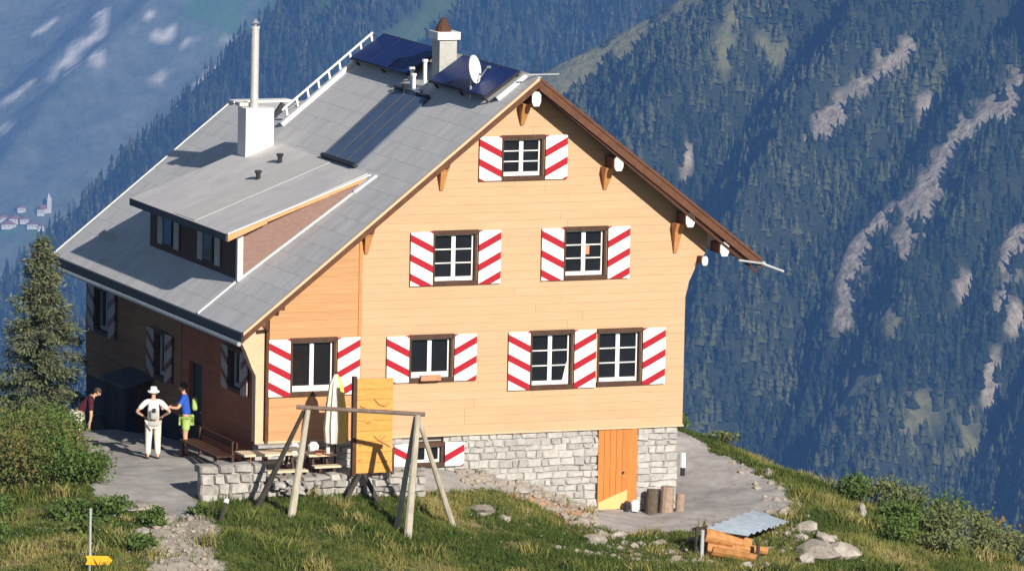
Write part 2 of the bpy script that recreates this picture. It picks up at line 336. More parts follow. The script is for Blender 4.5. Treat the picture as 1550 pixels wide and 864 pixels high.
R3 = [([(293,5108),(288,5105),(283,5102),(278,5099),(273,5096),(268,5093),(263,5089),(258,5085),(253,5081),(248,5078),(244,5073),(240,5069),(235,5065),(231,5061),(227,5056),(223,5052),(218,5048)],14),([(349,5018),(345,5013),(340,5009),(336,5004),(331,4999),(328,4995),(324,4991),(320,4987),(316,4983)],22),([(316,4983),(313,4978),(310,4973),(306,4968),(303,4963),(300,4958),(296,4953),(294,4945),(292,4938),(290,4930),(288,4923)],20),([(288,4923),(286,4915),(284,4907),(283,4899),(280,4892),(277,4886)],9),([(371,5034),(369,5028),(367,5022),(364,5015),(362,5009),(360,5003),(357,4997)],20),([(278,4957),(274,4954),(270,4950),(266,4947),(261,4943),(257,4939),(253,4936),(251,4929),(248,4922),(246,4915),(243,4908),(242,4901),(241,4894),(239,4887),(238,4880),(237,4872),(236,4866),(235,4859)],13),([(362,4893),(359,4886),(356,4879),(354,4872),(351,4865)],12),([(348,4847),(346,4840),(344,4833),(342,4827),(339,4819)],8),([(180,5039),(175,5043),(170,5045),(166,5045),(161,5056),(158,5079),(154,5080),(150,5075)],4),([(130,5090),(129,5086),(128,5082),(126,5079),(125,5074)],3),([(307,5082),(304,5078),(302,5075)],8),([(207,5164),(202,5159)],6),([(337,4796),(336,4793),(335,4791),(334,4788)],6),([(359,4831),(356,4822),(353,4813)],7),([(325,4865),(323,4857),(320,4849)],6)]
M3 = [([(x, 5199+(x-19)*.2857) for x in range(-20, 180, 12)],46),([(30,5215),(35,5215),(41,5215),(46,5215),(52,5215),(57,5216),(63,5216),(68,5216),(74,5216),(79,5216),(84,5217),(89,5218),(94,5219),(99,5220),(104,5220),(109,5220),(114,5219),(119,5219)],24),([(163,5194),(161,5187),(158,5179),(156,5174),(154,5168),(152,5161)],24),([(188,5183),(198,5181)],20),([(239,4771),(240,4754),(242,4734)],40),([(326,4755),(331,4754),(335,4746)],35),([(267,4809),(267,4802),(266,4796)],16),([(284,4753),(281,4745),(278,4731),(276,4725),(273,4718)],20)]
M2 = [([(-146,7932),(-134,7940),(-121,7948),(-109,7955),(-99,7961),(-90,7969),(-81,7978),(-71,7987)],18),([(-283,7768),(-274,7776),(-266,7788),(-257,7802),(-249,7814),(-240,7825),(-232,7837),(-224,7848),(-215,7855),(-207,7863),(-198,7872),(-190,7881),(-181,7891),(-172,7901),(-164,7912),(-155,7920),(-146,7928)],13),([(-233,8013),(-218,8020)],12)]
R1 = [([(-936,12495),(-919,12506),(-902,12519),(-885,12528)],9),([(-841,12535),(-828,12564),(-808,12545)],9),([(-813,12521),(-813,12565),(-811,12588),(-796,12594),(-780,12601),(-765,12609),(-764,12638),(-763,12671)],9),([(-772,12532),(-765,12519)],10),([(-709,12581),(-697,12582)],4),([(-880,12700),(-865,12708),(-851,12718)],5),([(-651,12495),(-638,12517)],7),([(-683,12609),(-675,12615)],5),([(-548,12518),(-562,12506),(-577,12490)],5),([(-605,12571),(-601,12572)],6),([(-528,12585),(-522,12592)],5),([(-906,12421),(-921,12429)],5),([(-654,12584),(-634,12599)],6)]
G1 = [([(-560,12650),(-439,12621)],34),([(-830,12150),(-900,12170)],16)]
def ribs(X, Y, a, b, lam, amp, seed):
    w = (b*X - a*Y)/math.hypot(a, b); l = (a*X + b*Y)/math.hypot(a, b)
    w2 = w + lam*.7*fbm(X/(lam*1.7), Y/(lam*1.7), 3, seed) + .18*lam*np.sin(l/lam*1.1)
    s = 1-np.abs(2*((w2/lam) % 1)-1)
    w3 = w + lam*.3*fbm(X/(lam*.6), Y/(lam*.6), 3, seed+3); s3 = 1-np.abs(2*((w3/(lam*.37)) % 1)-1)
    return amp*(s-.5) + amp*.22*(s3-.5) + amp*.5*fbm(X/(lam*.5), Y/(lam*.5), 4, seed+7)
# lines of the big scree gullies: the slope runs even there
GUL = [([(293,5106),(268,5093),(248,5078),(219,5050)],9),([(349,5024),(332,5005),(312,4987),(296,4954),(286,4919),(277,4887)],15),([(371,5034),(355,4997)],14),([(278,4956),(253,4934),(243,4906),(235,4858)],9),([(362,4891),(351,4863),(339,4817)],8)]
def gully(X, Y):
    d = np.full(np.shape(X), 1e9)
    for pts, w in GUL:
        for (ax, ay), (bx, by) in zip(pts[:-1], pts[1:]):
            vx, vy = bx-ax, by-ay; t = np.clip(((X-ax)*vx+(Y-ay)*vy)/(vx*vx+vy*vy), 0, 1); d = np.minimum(d, np.hypot(X-ax-t*vx, Y-ay-t*vy)-w)
    return np.clip(d/24, .06, 1)
def z3(X, Y):
    line = 5213 + (X-19)*30/105.
    base = -643.6 + .35*X + .6*(np.minimum(Y, line)-5000) - .75*np.maximum(Y-line, 0)
    fade = np.clip((line-Y)/120, .04, 1)
    fl = np.clip((X+2500)/2200, 0, 1)
    return base + ribs(X, Y, .35, .6, 150., 78., 21)*fade*gully(X, Y)
def z2(X, Y):
    # the ridge falls to the lower left; beyond it the slope drops away
    d = ((X+509)*284 - (Y-7759)*237)/math.hypot(284, 237)      # >0 on the near side
    return -977 + .25*X + .6*(Y-7500) - 1.5*np.maximum(-d, 0) + ribs(X, Y, .25, .6, 150., 30., 31)*np.clip(d/90, .1, 1)
def z1(X, Y):
    return -1440 + .2*X + .6*(Y-12000) + ribs(X, Y, .45, .6, 330., 60., 41)
def slope(name, zf, xr, yr, st, m, attrs):
    far = np.geomspace(st*2, 5000, 60)       # coarser strips go on to the left and right of the part in view
    X, Y = np.meshgrid(np.concatenate([xr[0]-far[::-1], np.arange(xr[0], xr[1], st), xr[1]+far]), np.arange(yr[0], yr[1], st)); Z = np.maximum(zf(X, Y), -2000.5)
    Z = np.minimum(Z, -250+.02*X)
    wx, wy = world(X, Y); o = grid_obj(name, wx, wy, Z, m, {k: f(X, Y) for k, f in attrs.items()}); tag(o, kind='structure'); return o
M_s3 = attr_material('forest_slope_ground', ((.018,.026,.014), (.04,.05,.024)), [('meadow', (.14,.14,.06), (.22,.205,.10)), ('rock', (.22,.175,.125), (.46,.40,.32))], .16, bump=1., dist=4)
M_s2 = attr_material('second_slope_ground', ((.028,.040,.022), (.055,.07,.035)), [('meadow', (.06,.10,.03), (.10,.14,.05))], .05, bump=.8, dist=4)
M_s1 = attr_material('far_mountain_ground', ((.10,.13,.11), (.22,.25,.21)), [('meadow', (.10,.22,.07), (.11,.20,.08)), ('rock', (.65,.6,.53), (.88,.84,.78))], .02, bump=1., dist=12)
rock3 = lambda X, Y: patch(X, Y, R3, .48, 51, 9., 1.75); mead3 = lambda X, Y: patch(X, Y, M3, .45, 53, 12., 1.0)
mead2 = lambda X, Y: patch(X, Y, M2, .72, 57, 20.)
slope('forest_hill', z3, (-500, 560), (4350, 5420), 3.2, M_s3, dict(rock=rock3, meadow=mead3))
slope('second_hill', z2, (-760, 420), (6800, 8400), 9., M_s2, dict(meadow=mead2))
slope('far_mountain', z1, (-1500, 400), (10950, 13400), 14., M_s1, dict(rock=lambda X, Y: patch(X, Y, R1, 1.0, 61, 16.), meadow=lambda X, Y: patch(X, Y, G1, 1.1, 63, 40.)))
vf = MB(); vf.add([(-26000,-26000,-2000),(26000,-26000,-2000),(26000,26000,-2000),(-26000,26000,-2000)], [(0,1,2,3)])
tag(vf.build('valley_floor', mat('valley_meadow', (.06,.09,.035), (.10,.13,.05), .003, .95)), kind='structure')

def conifers(name, zf, xr, yr, n, hr, keep, seed, tiers=3, sides=5, label=''):
    rs = np.random.RandomState(seed)
    X = rs.uniform(*xr, n); Y = rs.uniform(*yr, n); k = keep(X, Y, rs); X = X[k]; Y = Y[k]; n = len(X)
    Z = zf(X, Y); H = rs.uniform(*hr, n)*(1+.5*fbm(X/40, Y/40, 2, seed)); wx, wy = world(X, Y); V = []; T = []; A = []; base = 0
    tint = np.clip(rs.uniform(0, 1, n)**1.5*.62 + (fbm(X/45, Y/45, 3, seed+2)+.28)*1.1, 0, 1)
    for t in range(tiers):
        top = 1-.26*t if t else 1.0; zt = Z+H*(1-.27*t); zb = Z+H*(.62-.6*t/max(1, tiers-1)) if t < tiers-1 else Z+H*.0
        r = H*(.09+.075*t)*rs.uniform(.7, 1.5, n)
        apex = np.stack([wx, wy, zt], -1)
        ang = rs.uniform(0, 6.28, n)[:, None] + np.arange(sides)[None]*2*np.pi/sides + rs.uniform(-.3, .3, (n, sides))
        rr = r[:, None]*rs.uniform(.65, 1.3, (n, sides))
        ring = np.stack([wx[:, None]+rr*np.cos(ang), wy[:, None]+rr*np.sin(ang), zb[:, None]+H[:, None]*rs.uniform(-.05, .05, (n, sides))], -1)
        V.append(np.concatenate([apex[:, None], ring], 1).reshape(-1, 3))
        i0 = base + np.arange(n)*(sides+1); tr = [np.stack([i0, i0+1+s, i0+1+(s+1) % sides], -1) for s in range(sides)]
        T += tr; A.append(np.repeat(tint, sides+1)); base += n*(sides+1)
    o = np_mesh(name, np.concatenate(V), np.concatenate(T), M_con, dict(tint=np.concatenate(A)))
    tag(o, label, 'forest', kind='stuff'); return o
M_con = bpy.data.materials.new('conifer_needles'); M_con.use_nodes = True
_n = M_con.node_tree; _b = _n.nodes['Principled BSDF']; _b.inputs['Roughness'].default_value = 1; _b.inputs['Specular IOR Level'].default_value = .05
_A = _n.nodes.new('ShaderNodeAttribute'); _A.attribute_name = 'tint'; _rp = _n.nodes.new('ShaderNodeValToRGB'); _e = _rp.color_ramp.elements
_e[0].position = 0; _e[0].color = (.009,.015,.009,1); _e[1].position = 1; _e[1].color = (.10,.105,.045,1); _m = _e.new(.55); _m.color = (.030,.043,.020,1)
_n.links.new(_A.outputs['Fac'], _rp.inputs[0]); _n.links.new(_rp.outputs[0], _b.inputs['Base Color'])
def keep3(X, Y, rs):
    line = 5213+(X-19)*30/105.
    return (Y < line-2) & (rs.uniform(0, 1, X.shape) > rock3(X, Y)*1.1) & (fbm(X/14, Y/14, 3, 77) > -.20) & (rs.uniform(0, 1, X.shape) > mead3(X, Y)*1.05)
conifers('forest', z3, (-340, 440), (4500, 5260), 30000, (6, 16), keep3, 71, 3, 6, 'dark conifer forest with rocky gullies covering the steep slope right of the hut')
conifers('forest', z2, (-620, 260), (7400, 8150), 15000, (12, 24), lambda X, Y, rs: (((X+509)*284-(Y-7759)*237) > -1500) & (rs.uniform(0, 1, X.shape) > mead2(X, Y)*1.1), 73, 2, 4, 'hazy blue conifer forest on the diagonal ridge behind the hut roof')

# village on the far valley side
vil = [(-905,12181,14,10,7),(-884,12173,18,9,8),(-868,12170,12,10,7),(-841,12197,10,10,9),(-853,12166,15,9,7),(-895,12165,20,9,7),(-917,12176,14,10,8),(-925,12192,12,9,7),(-838,12168,9,8,7),(-875,12198,11,8,7)]
vil = [(X, Y, w*1.35, d*1.2, h*1.3) for X, Y, w, d, h in vil]
M_far_white = mat('far_white_render', (.75,.73,.70), (.82,.8,.77), .1, .9); M_far_roof = mat('far_red_roof', (.30,.14,.10), (.38,.2,.15), .2, .9)
names_v = ['leftmost lower','wide central lower','small middle','tall square right-hand','long front','longest front left','farthest left front','farthest left back','smallest right-hand','small back']
for i, (X, Y, w, d, h) in enumerate(vil):
    wx, wy = world(X, Y); z = float(z1(np.array([X*1.]), np.array([Y*1.]))[0])-2
    r = empty('village_house', (wx, wy, z), names_v[i] + ' white house of the hazy village at the left edge, far below', 'house', 'houses of the far village')
    o = ORG[r.name]; b = MB(); b.box((o.x-w/2, o.y-d/2, o.z), (o.x+w/2, o.y+d/2, o.z+h)); b.build('wall', M_far_white, r)
    q = MB(); q.prism([(o.x-w/2-1, o.z+h-.2), (o.x+w/2+1, o.z+h-.2), (o.x, o.z+h+w*.3)], 1, o.y-d/2-1, o.y+d/2+1); q.build('roof', M_far_roof, r)
    q = MB()
    for k in (-.3, 0, .3): q.box((o.x+k*w-.7, o.y-d/2-.1, o.z+h*.5), (o.x+k*w+.7, o.y-d/2, o.z+h*.75))
    q.build('window', M_dark, r)
wx, wy = world(-826, 12206); z = float(z1(np.array([-826.]), np.array([12206.]))[0])-2
r = empty('village_church', (wx, wy, z), 'white church tower standing at the right end of the hazy village', 'church'); o = ORG[r.name]
b = MB(); b.box((o.x-4, o.y-4, o.z), (o.x+4, o.y+4, o.z+24)); b.build('tower', M_far_white, r)
b = MB(); b.box((o.x-18, o.y-6, o.z), (o.x-4, o.y+6, o.z+9)); b.build('nave', M_far_white, r)
b = MB(); b.prism([(o.y-7, o.z+8.8), (o.y+7, o.z+8.8), (o.y, o.z+15)], 0, o.x-18.5, o.x-4.02); b.build('roof', M_far_roof, r)
b = MB(); b.add([(o.x-4.4,o.y-4.4,o.z+24),(o.x+4.4,o.y-4.4,o.z+24),(o.x+4.4,o.y+4.4,o.z+24),(o.x-4.4,o.y+4.4,o.z+24),(o.x,o.y,o.z+36)], [(3,2,1,0),(0,1,4),(1,2,4),(2,3,4),(3,0,4)]); b.build('spire', M_far_white, r)

# haze
hz = MB(); hz.box((-14500, -4000, -2001), (14500, 15500, 45)); hz = hz.build('haze', mat('haze_air', (1,1,1)))
hm = hz.data.materials[0]; n = hm.node_tree; n.nodes.clear(); pv = n.nodes.new('ShaderNodeVolumePrincipled'); pv.inputs['Color'].default_value = (.16,.39,.95,1); pv.inputs['Density'].default_value = 0.80e-4; pv.inputs['Anisotropy'].default_value = 0
mo = n.nodes.new('ShaderNodeOutputMaterial'); n.links.new(pv.outputs[0], mo.inputs['Volume']); tag(hz, 'pale blue haze filling the valley air', 'haze', kind='stuff')
# ------------------------------------------------------------------ the hut
HW = 10.8; XE, ZE, XR, ZR = -.549, 2.653, 6.663, 8.42; ML = (ZR-ZE)/(XR-XE); MR = .77; YF = -.7; D1 = 9.5; D2 = 13.65; XRE = 12.4; ZRE = ZR-MR*(XRE-XR)
rl = lambda x: ZE+ML*(x-XE)            # top surface of the left slope
rr_ = lambda x: ZR-MR*(x-XR)
UND = .22
hut = empty('mountain_hut', (HW/2, 6, -1), 'large orange wooden mountain hut on a stone base with red and white striped shutters', 'mountain hut')
# --- generic board wall
def board_wall(name, m, rows, left, right, holes, put, parent, seam=None, thick=.22, zb=(), label=None):
    for (z0, z1) in rows:
        cuts = sorted(set([z0+.0015, z1-.0015] + [h[k] for h in holes for k in (1, 3) if z0+.004 < h[k] < z1-.004] + [q for q in zb if z0+.004 < q < z1-.004]))
        mbs = {}
        for c0, c1 in zip(cuts[:-1], cuts[1:]):
            l0, l1, r0, r1 = left(c0), left(c1), right(c0), right(c1); zm = (c0+c1)/2
            if r0-l0 < .02 and r1-l1 < .02: continue
            r1 = max(r1, l1+.005); r0 = max(r0, l0+.005)
            spans = [(None, None)]; hs = sorted([h for h in holes if h[1] < zm < h[3]])
            xs_ = [('L', 0)]
            cur = None; segs = []; a = None
            for h in hs:
                segs.append((a, h[0])); a = h[2]
            segs.append((a, None))
            for s0, s1 in segs:
                p = [(l0 if s0 is None else s0), (r0 if s1 is None else s1), (r1 if s1 is None else s1), (l1 if s0 is None else s0)]
                p = [max(p[0], l0), min(p[1], r0), min(p[2], r1), max(p[3], l1)]
                if p[1]-p[0] < .01 and p[2]-p[3] < .01: continue
                p[1] = max(p[1], p[0]+.002); p[2] = max(p[2], p[3]+.002)
                L_ = p[1]-p[0]; sp_ = [p]
                if L_ > 3. and c1-c0 > .15:
                    t_ = p[0]+L_*random.Random(int(z0*991)+int((s0 or 0)*7)).uniform(.3, .7); sp_ = [[p[0], t_-.002, t_-.002, p[3]], [t_+.002, p[1], p[2], t_+.002]]
                d = random.Random(int(z0*1000)).uniform(0, .007)
                for n_, p in enumerate(sp_):
                  vs = [put(p[0], c0, d), put(p[1], c0, d), put(p[2], c1, d), put(p[3], c1, d), put(p[0], c0, -thick), put(p[1], c0, -thick), put(p[2], c1, -thick), put(p[3], c1, -thick)]
                  mbs.setdefault((s0, n_), MB()).add(vs, [(0,1,2,3),(7,6,5,4),(0,4,5,1),(1,5,6,2),(2,6,7,3),(3,7,4,0)])
        for mb in mbs.values(): mb.build(name, m, parent)
fput = lambda x, z, d: (x, -d, z)
# window openings on the facade: x0, z0, x1, z1
WIN = dict(attic=(6.04,5.98,7.10,7.0), r2l=(4.36,3.55,5.46,4.80), r2r=(7.66,3.58,8.74,4.80), w1=(.86,1.06,1.98,2.38), w2=(3.81,1.28,4.90,2.36), w3=(6.86,1.0,7.94,2.36), w4=(8.57,1.02,9.69,2.35))
HO = list(WIN.values())

FL = [(3.04,10.8),(3.43,10.89),(3.82,11.08),(4.1,11.3),(4.6,11.36)]
def right_main(z):
    lim = XR+(ZR-UND-z)/MR
    if z <= 3.04: e = 10.8
    elif z >= 4.6: e = 99
    else: e = float(np.interp(z, [q[0] for q in FL], [q[1] for q in FL]))
    return min(lim, e)
xl = lambda z: XE+(z+UND-ZE)/ML
M_back = mat('backing_wood', (.30,.17,.08), (.36,.21,.1), 3)
back = MB()
back.prism([(.05,-.02),(10.78,-.02),(10.78,3.0),(11.28,4.3),(11.28,4.6),(XR,ZR-UND-.01),(.05,xl(0) and rl(.05)-UND-.01)], 1, .215, .30)
back.prism([(.06,-2.2),(10.7,-2.2),(10.7,5.0),(9.1,6.1),(4.0,6.1),(.06,rl(.06)-UND-.02)], 1, 12.55, 12.7)
back.box((10.6,.3,-2.2),(10.75,12.6,5.0))
wall = back.build('wall', M_back, hut); b = MB(); b.box((.05,.07,-2.3),(3.95,.30,-.025)); b.box((4.74,.07,-2.3),(10.66,.30,-.025)); b.box((3.95,.07,-2.3),(4.74,.30,-.77)); b.box((3.95,.19,-.77),(4.74,.30,-.025)); base = b.build('stone_base', M_mortar, hut)
rows = [(i*.2, i*.2+.2) for i in range(41)]
board_wall('facade_board', M_board, rows, lambda z: max(2.60, xl(z)), right_main, HO, fput, wall, zb=[q[0] for q in FL])
board_wall('extension_board', M_ext, [(a, b) for a, b in rows if a < 4.5], lambda z: max(.34, xl(z)), lambda z: 2.52, HO, fput, wall)
# side boards (facing -x)
SW = [(10.68,.98,11.78,2.13),(6.35,.50,7.15,1.66),(.85,1.0,1.75,2.0)]
sput = lambda y, z, d: (-d, y, z)
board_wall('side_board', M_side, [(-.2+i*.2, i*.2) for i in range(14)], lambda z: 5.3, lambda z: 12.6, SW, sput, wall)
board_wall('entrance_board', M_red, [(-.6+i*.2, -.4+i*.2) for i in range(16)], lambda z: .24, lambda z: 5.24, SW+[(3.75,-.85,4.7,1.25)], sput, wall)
b = MB(); b.box((.02,.24,-1.9),(.2,12.6,-.21)); b.box((.205,.3,-1.9),(.26,12.6,2.6)); b.build('side_plinth', M_shed, hut)
b = MB(); b.box((.1,3.75,-.85),(.16,4.7,1.25)); dr = b.build('door', M_dark, hut); b = MB(); b.tube((.02,3.9,.1),(.09,3.9,.1),.03); b.build('handle', M_gutter, dr)
# corner boards and flares
b = MB(); b.prism([(0,-.02),(.2,-.02),(.2,rl(.2)-UND),(-.41,rl(-.41)-UND),(-.41,2.42),(-.25,2.12),(-.1,1.74),(0,1.55)], 1, -.03, .22); b.build('corner_board', M_trim, hut)
b = MB(); b.box((.20,.03,0),(.34,.2,rl(.2)-UND-.02)); b.build('corner_gap', M_brown, hut)
b = MB(); b.tube((.27,-.05,-.75),(.27,-.05,2.6),.045); b.tube((.27,-.05,2.6),(.05,-.4,2.75),.045); b.build('downpipe', M_verge, hut)
b = MB(); b.box((2.52,-.03,0),(2.60,.2,4.62)); b.build('corner_strip', M_bracket, hut)
b = MB(); b.box((2.62,-.035,-.05),(10.82,.0,.0)); b.box((.0,-.035,-.05),(2.5,.0,.0)); b.build('base_board', M_trim, hut)
b = MB(); b.box((.0,-.28,-.12),(3.4,.0,-.05)); b.build('base_ledge', M_path, hut)

# --- windows
def window(put, hole, rows_, sides, ms=None, mc=M_brown, wide=.58, sash=M_white, mull=.09, flip=False, shz=None, ssd=.0, rail=.09):
    x0, z0, x1, z1 = hole
    def bx(mb, a, b):      # a, b are (u, z, d)
        p = put(*a); q = put(*b); mb.box(p, q)
    w = MB(); t = .085
    bx(w, (x0-.02, z1-t, -.19), (x1+.02, z1+.015, .05)); bx(w, (x0-.02, z0-.03, -.19), (x1+.02, z0+t-.02, .06))
    bx(w, (x0, z0+t-.02, -.19), (x0+.045, z1-t, .03)); bx(w, (x1-.06, z0+t-.02, -.19), (x1, z1-t, .03))
    win = w.build('window', mc, hut)
    a0, a1, c0, c1 = x0+.045, x1-.06, z0+t-.02, z1-t; mid = (a0+a1)/2
    for s0, s1 in ((a0, mid), (mid, a1)):
        f = MB(); e = .04
        bx(f, (s0, c0, -.13), (s0+e+(.01 if s0 > a0 else 0), c1, -.08)); bx(f, (s1-e-(.01 if s1 < a1 else 0), c0, -.13), (s1, c1, -.08)); bx(f, (s0+e, c0, -.13), (s1-e, c0+rail, -.08)); bx(f, (s0+e, c1-e, -.13), (s1-e, c1, -.08))
        f.build('sash', sash, win)
        g = MB(); bx(g, (s0+.01, c0+.01, -.15), (s1-.01, c1-.01, -.135)); g.build('pane', M_glass, win)
        for k in range(1, rows_):
            z = c0+rail + (c1-c0-rail-e)*k/rows_
            g = MB(); bx(g, (s0+e, z-.0125, -.125), (s1-e, z+.0125, -.095)); g.build('glazing_bar', sash, win)
    for sd in sides:
        for_u = {'L': (x0-wide, x0-.025), 'R': (x1+.025, x1+wide)}[sd]
        h0, h1 = (z0-.02+ssd, z1+.0) if shz is None else shz
        out = for_u[0] if sd == 'L' else for_u[1]; inn = for_u[1] if sd == 'L' else for_u[0]
        m = MB(); bx(m, (out, h0, .045), (inn, h1, .075))
        lo = put(out, h1, .06); o = m.build('shutter', ms or M_stripe, hut, loc=lo)
        m = MB()
        for zz in (h0+.14, h1-.14): bx(m, (min(out, inn)+.02, zz-.02, .018), (max(out, inn)-.02, zz+.02, .044))
        m2 = m
        ORGs = o; m2.build('batten', M_brown, o)
    return win
window(fput, WIN['attic'], 3, 'LR'); window(fput, WIN['r2l'], 3, 'LR'); window(fput, WIN['r2r'], 3, 'LR')
w1 = window(fput, WIN['w1'], 1, 'LR', rail=.13); w2 = window(fput, WIN['w2'], 1, 'LR', rail=.13); w3 = window(fput, WIN['w3'], 3, 'LR', wide=.57); w4 = window(fput, WIN['w4'], 3, 'R', wide=.60)
b = MB(); b.prism([(7.72,1.1),(7.84,1.1),(7.84,1.62)], 1, .11, .125); b.build('curtain', M_cloth, w3)
b = MB(); b.box((8.2,.12,4.13),(8.36,.133,4.36)); b.build('curtain', M_pink, WIN and w3)
b = MB(); b.box((4.05,-.19,1.30),(4.55,-.07,1.42)); fb = b.build('flower_box', M_pink, w2)
# base window with its shutters
SBW = (3.97,-.74,4.72,-.20)
HB = [(3.97,-.76,4.72,-.20),(8.67,-2.2,9.64,-.02)]
fput2 = lambda x, z, d: (x, -d+.03, z)
window(fput2, (3.97,-.74,4.72,-.20), 1, 'LR', wide=.5, rail=.06)
# --- side windows
for h in SW: window(sput, h, 1, 'LR', ms=M_stripe_shade, sash=M_chgrey, wide=.52 if h[0] > 2 else .45)
# --- stones of the base
rs = random.Random(3); z = -.06
while z > -2.25:
    h = rs.uniform(.13, .21); x = .3 + rs.uniform(0, .2)
    while x < 10.68:
        w = rs.uniform(.15, .42); x1 = min(x+w, 10.70); zc = z-h/2
        if x1 > 10.5: x1 = 10.70
        g = gz((x+x1)/2, -.1)
        hid = (z < g-.15) or (8.60 < x < 9.70) or any(x < q[2]+.02 and x1 > q[0]-.02 and z > q[1]-.03 and z-h < q[3] for q in HB[:1])
        if x < 8.6 and x1 > 8.66: x1 = 8.66
        elif 8.6 <= x < 9.65: x = 9.65; x1 = x+w; g = gz(x+.2, -.1); hid = z < g-.15
        if not hid and x1-x > .06 and x > .3:
            j = lambda s=.026: rs.uniform(-s, s); d = rs.uniform(-.01, .02); a0, a1, c0, c1 = x+.006, x1-.006, z-h+.006, z-.006
            o0 = [(a0+j(),c0+j()),(a1+j(),c0+j()),(a1+j(),c1+j()),(a0+j(),c1+j())]; cx, cz = (a0+a1)/2, (c0+c1)/2
            vs = [(px, .2, pz) for px, pz in o0] + [(px, .045-d*.5, pz) for px, pz in o0] + [(cx+(px-cx)*.82, .02-d, cz+(pz-cz)*.78) for px, pz in o0]
            m = MB(); m.add(vs, [(0,1,5,4),(1,2,6,5),(2,3,7,6),(3,0,4,7),(4,5,9,8),(5,6,10,9),(6,7,11,10),(7,4,8,11),(8,9,10,11)])
            m.build('stone', M_stone, base)
        x = x1
    z -= h
# --- basement door in its recess
b = MB(); b.prism([(9.43,.014),(9.64,-.03),(9.64,.065),(9.43,.065)], 2, -2.05, -.02); b.build('door_jamb', M_door, hut)
b = MB(); b.box((8.67,-.16,-2.2),(9.64,.06,-1.98)); b.build('door_step', M_path, hut)
b = MB(); b.box((8.62,.055,-2.05),(9.45,.069,-.03)); door = b.build('door', M_dark, hut)
for i in range(5):
    b = MB(); x = 8.66+i*.155; b.box((x+.004,.015,-1.97),(x+.151,.053,-.03)); b.build('plank', M_door, door)
b = MB(); b.prism([(8.68,-1.97),(9.41,-1.97),(9.41,-1.52),(8.68,-1.80)], 1, -.012, .012); b.build('pale_wedge', M_lightdoor, door)  # pale wedge added for the bright triangle low on the door
b = MB(); b.tube((9.3,-.05,-1.1),(9.3,.012,-1.1),.025); b.build('handle', M_dark, door)

# --- roof
T = .10
r = MB()
r.prism([(XE,ZE),(XR,ZR),(XR,ZR-T),(XE,ZE-T)], 1, YF, D1)
X3 = 4.11; Z3 = rl(X3)
r.prism([(XE,ZE),(X3,Z3),(X3,Z3-T),(XE,ZE-T)], 1, D1+.003, D2)
r.prism([(XR+.001,ZR),(XRE,ZRE),(XRE,ZRE-T),(XR+.001,ZR-T)], 1, YF, D1)
r.prism([(X3+.001,Z3),(9.3,Z3),(9.3,Z3-T),(X3+.001,Z3-T)], 1, D1+.003, D2); r.prism([(9.301,Z3),(XRE,ZRE),(XRE,ZRE-T),(9.301,Z3-T)], 1, D1+.003, D2)
r.prism([(X3,Z3-.05),(XR,ZR-.12),(9.3,Z3-.05)], 1, D1-.12, D1-.02)
roof = r.build('roof', M_roof, hut)
# overlapping slate courses on the lit slope
NC = 19
for i in range(NC):
    x0 = XE+(XR-XE)*i/NC; x1 = XE+(XR-XE)*(i+1)/NC+.03; n_ = Vector((-ML,0,1)).normalized(); y1 = D2-.01 if x1 < X3 else D1-.22
    if x0 < X3 < x1: y1 = D1-.22
    x1 = min(x1, XR-.02); c = [Vector((x0,YF+.02,rl(x0))), Vector((x0,y1,rl(x0))), Vector((x1,y1,rl(x1))), Vector((x1,YF+.02,rl(x1)))]
    b = MB(); b.add([q+n_*.001 for q in c]+[c[0]+n_*.008, c[1]+n_*.008, c[2]+n_*.005, c[3]+n_*.005], [(3,2,1,0),(4,5,6,7),(0,1,5,4),(1,2,6,5),(2,3,7,6),(3,0,4,7)]); b.build('slate_course', M_roof, roof)
# soffit boards
for i in range(18):
    x0 = XR+.02+i*(XRE-XR-.06)/18; x1 = x0+(XRE-XR-.06)/18-.015
    b = MB(); b.prism([(x0,rr_(x0)-T-.004),(x1,rr_(x1)-T-.004),(x1,rr_(x1)-UND+.01),(x0,rr_(x0)-UND+.01)], 1, YF+.02, .0); b.build('soffit_board', M_soffit, roof)
for i in range(20):
    x0 = XE+.04+i*(XR-XE-.06)/20; x1 = x0+(XR-XE-.06)/20-.015
    b = MB(); b.prism([(x0,rl(x0)-T-.004),(x1,rl(x1)-T-.004),(x1,rl(x1)-UND+.01),(x0,rl(x0)-UND+.01)], 1, YF+.02, .0); b.build('soffit_board', M_soffit, roof)
b = MB(); b.prism([(XE,ZE-T-.003),(.0,rl(0)-T-.003),(0,rl(0)-UND),(XE,ZE-UND)], 1, .25, D2-.05); b.build('eave_board', M_fascia, hut)
# bargeboards, front
b = MB(); b.prism([(XE-.02,ZE-.05),(XR,ZR-.05),(XR,ZR-.22),(XE-.02,ZE-.20)], 1, YF-.045, YF-.003); b.build('bargeboard', M_verge, roof)
b = MB(); b.prism([(XR+.002,ZR-.05),(XRE+.02,ZRE-.06),(XRE+.02,ZRE-.24),(XR+.002,ZR-.27)], 1, YF-.045, YF-.003); b.build('bargeboard', M_verge, roof)
b = MB(); b.prism([(XE-.03,ZE+.03),(XR,ZR+.03),(XR,ZR-.047),(XE-.03,ZE-.047)], 1, YF-.07, YF-.002); b.build('verge_strip', M_trim, roof)
b = MB(); b.prism([(XR+.002,ZR+.03),(XRE+.03,ZRE+.03),(XRE+.03,ZRE-.047),(XR+.002,ZR-.047)], 1, YF-.07, YF-.002); b.build('verge_strip', M_verge, roof)
b = MB(); b.prism([(XR+.1,ZR-.30),(XRE-.05,ZRE-.28),(XRE-.05,ZRE-.36),(XR+.1,ZR-.38)], 1, YF+.02, YF+.07); b.build('inner_bargeboard', M_soffit, roof)
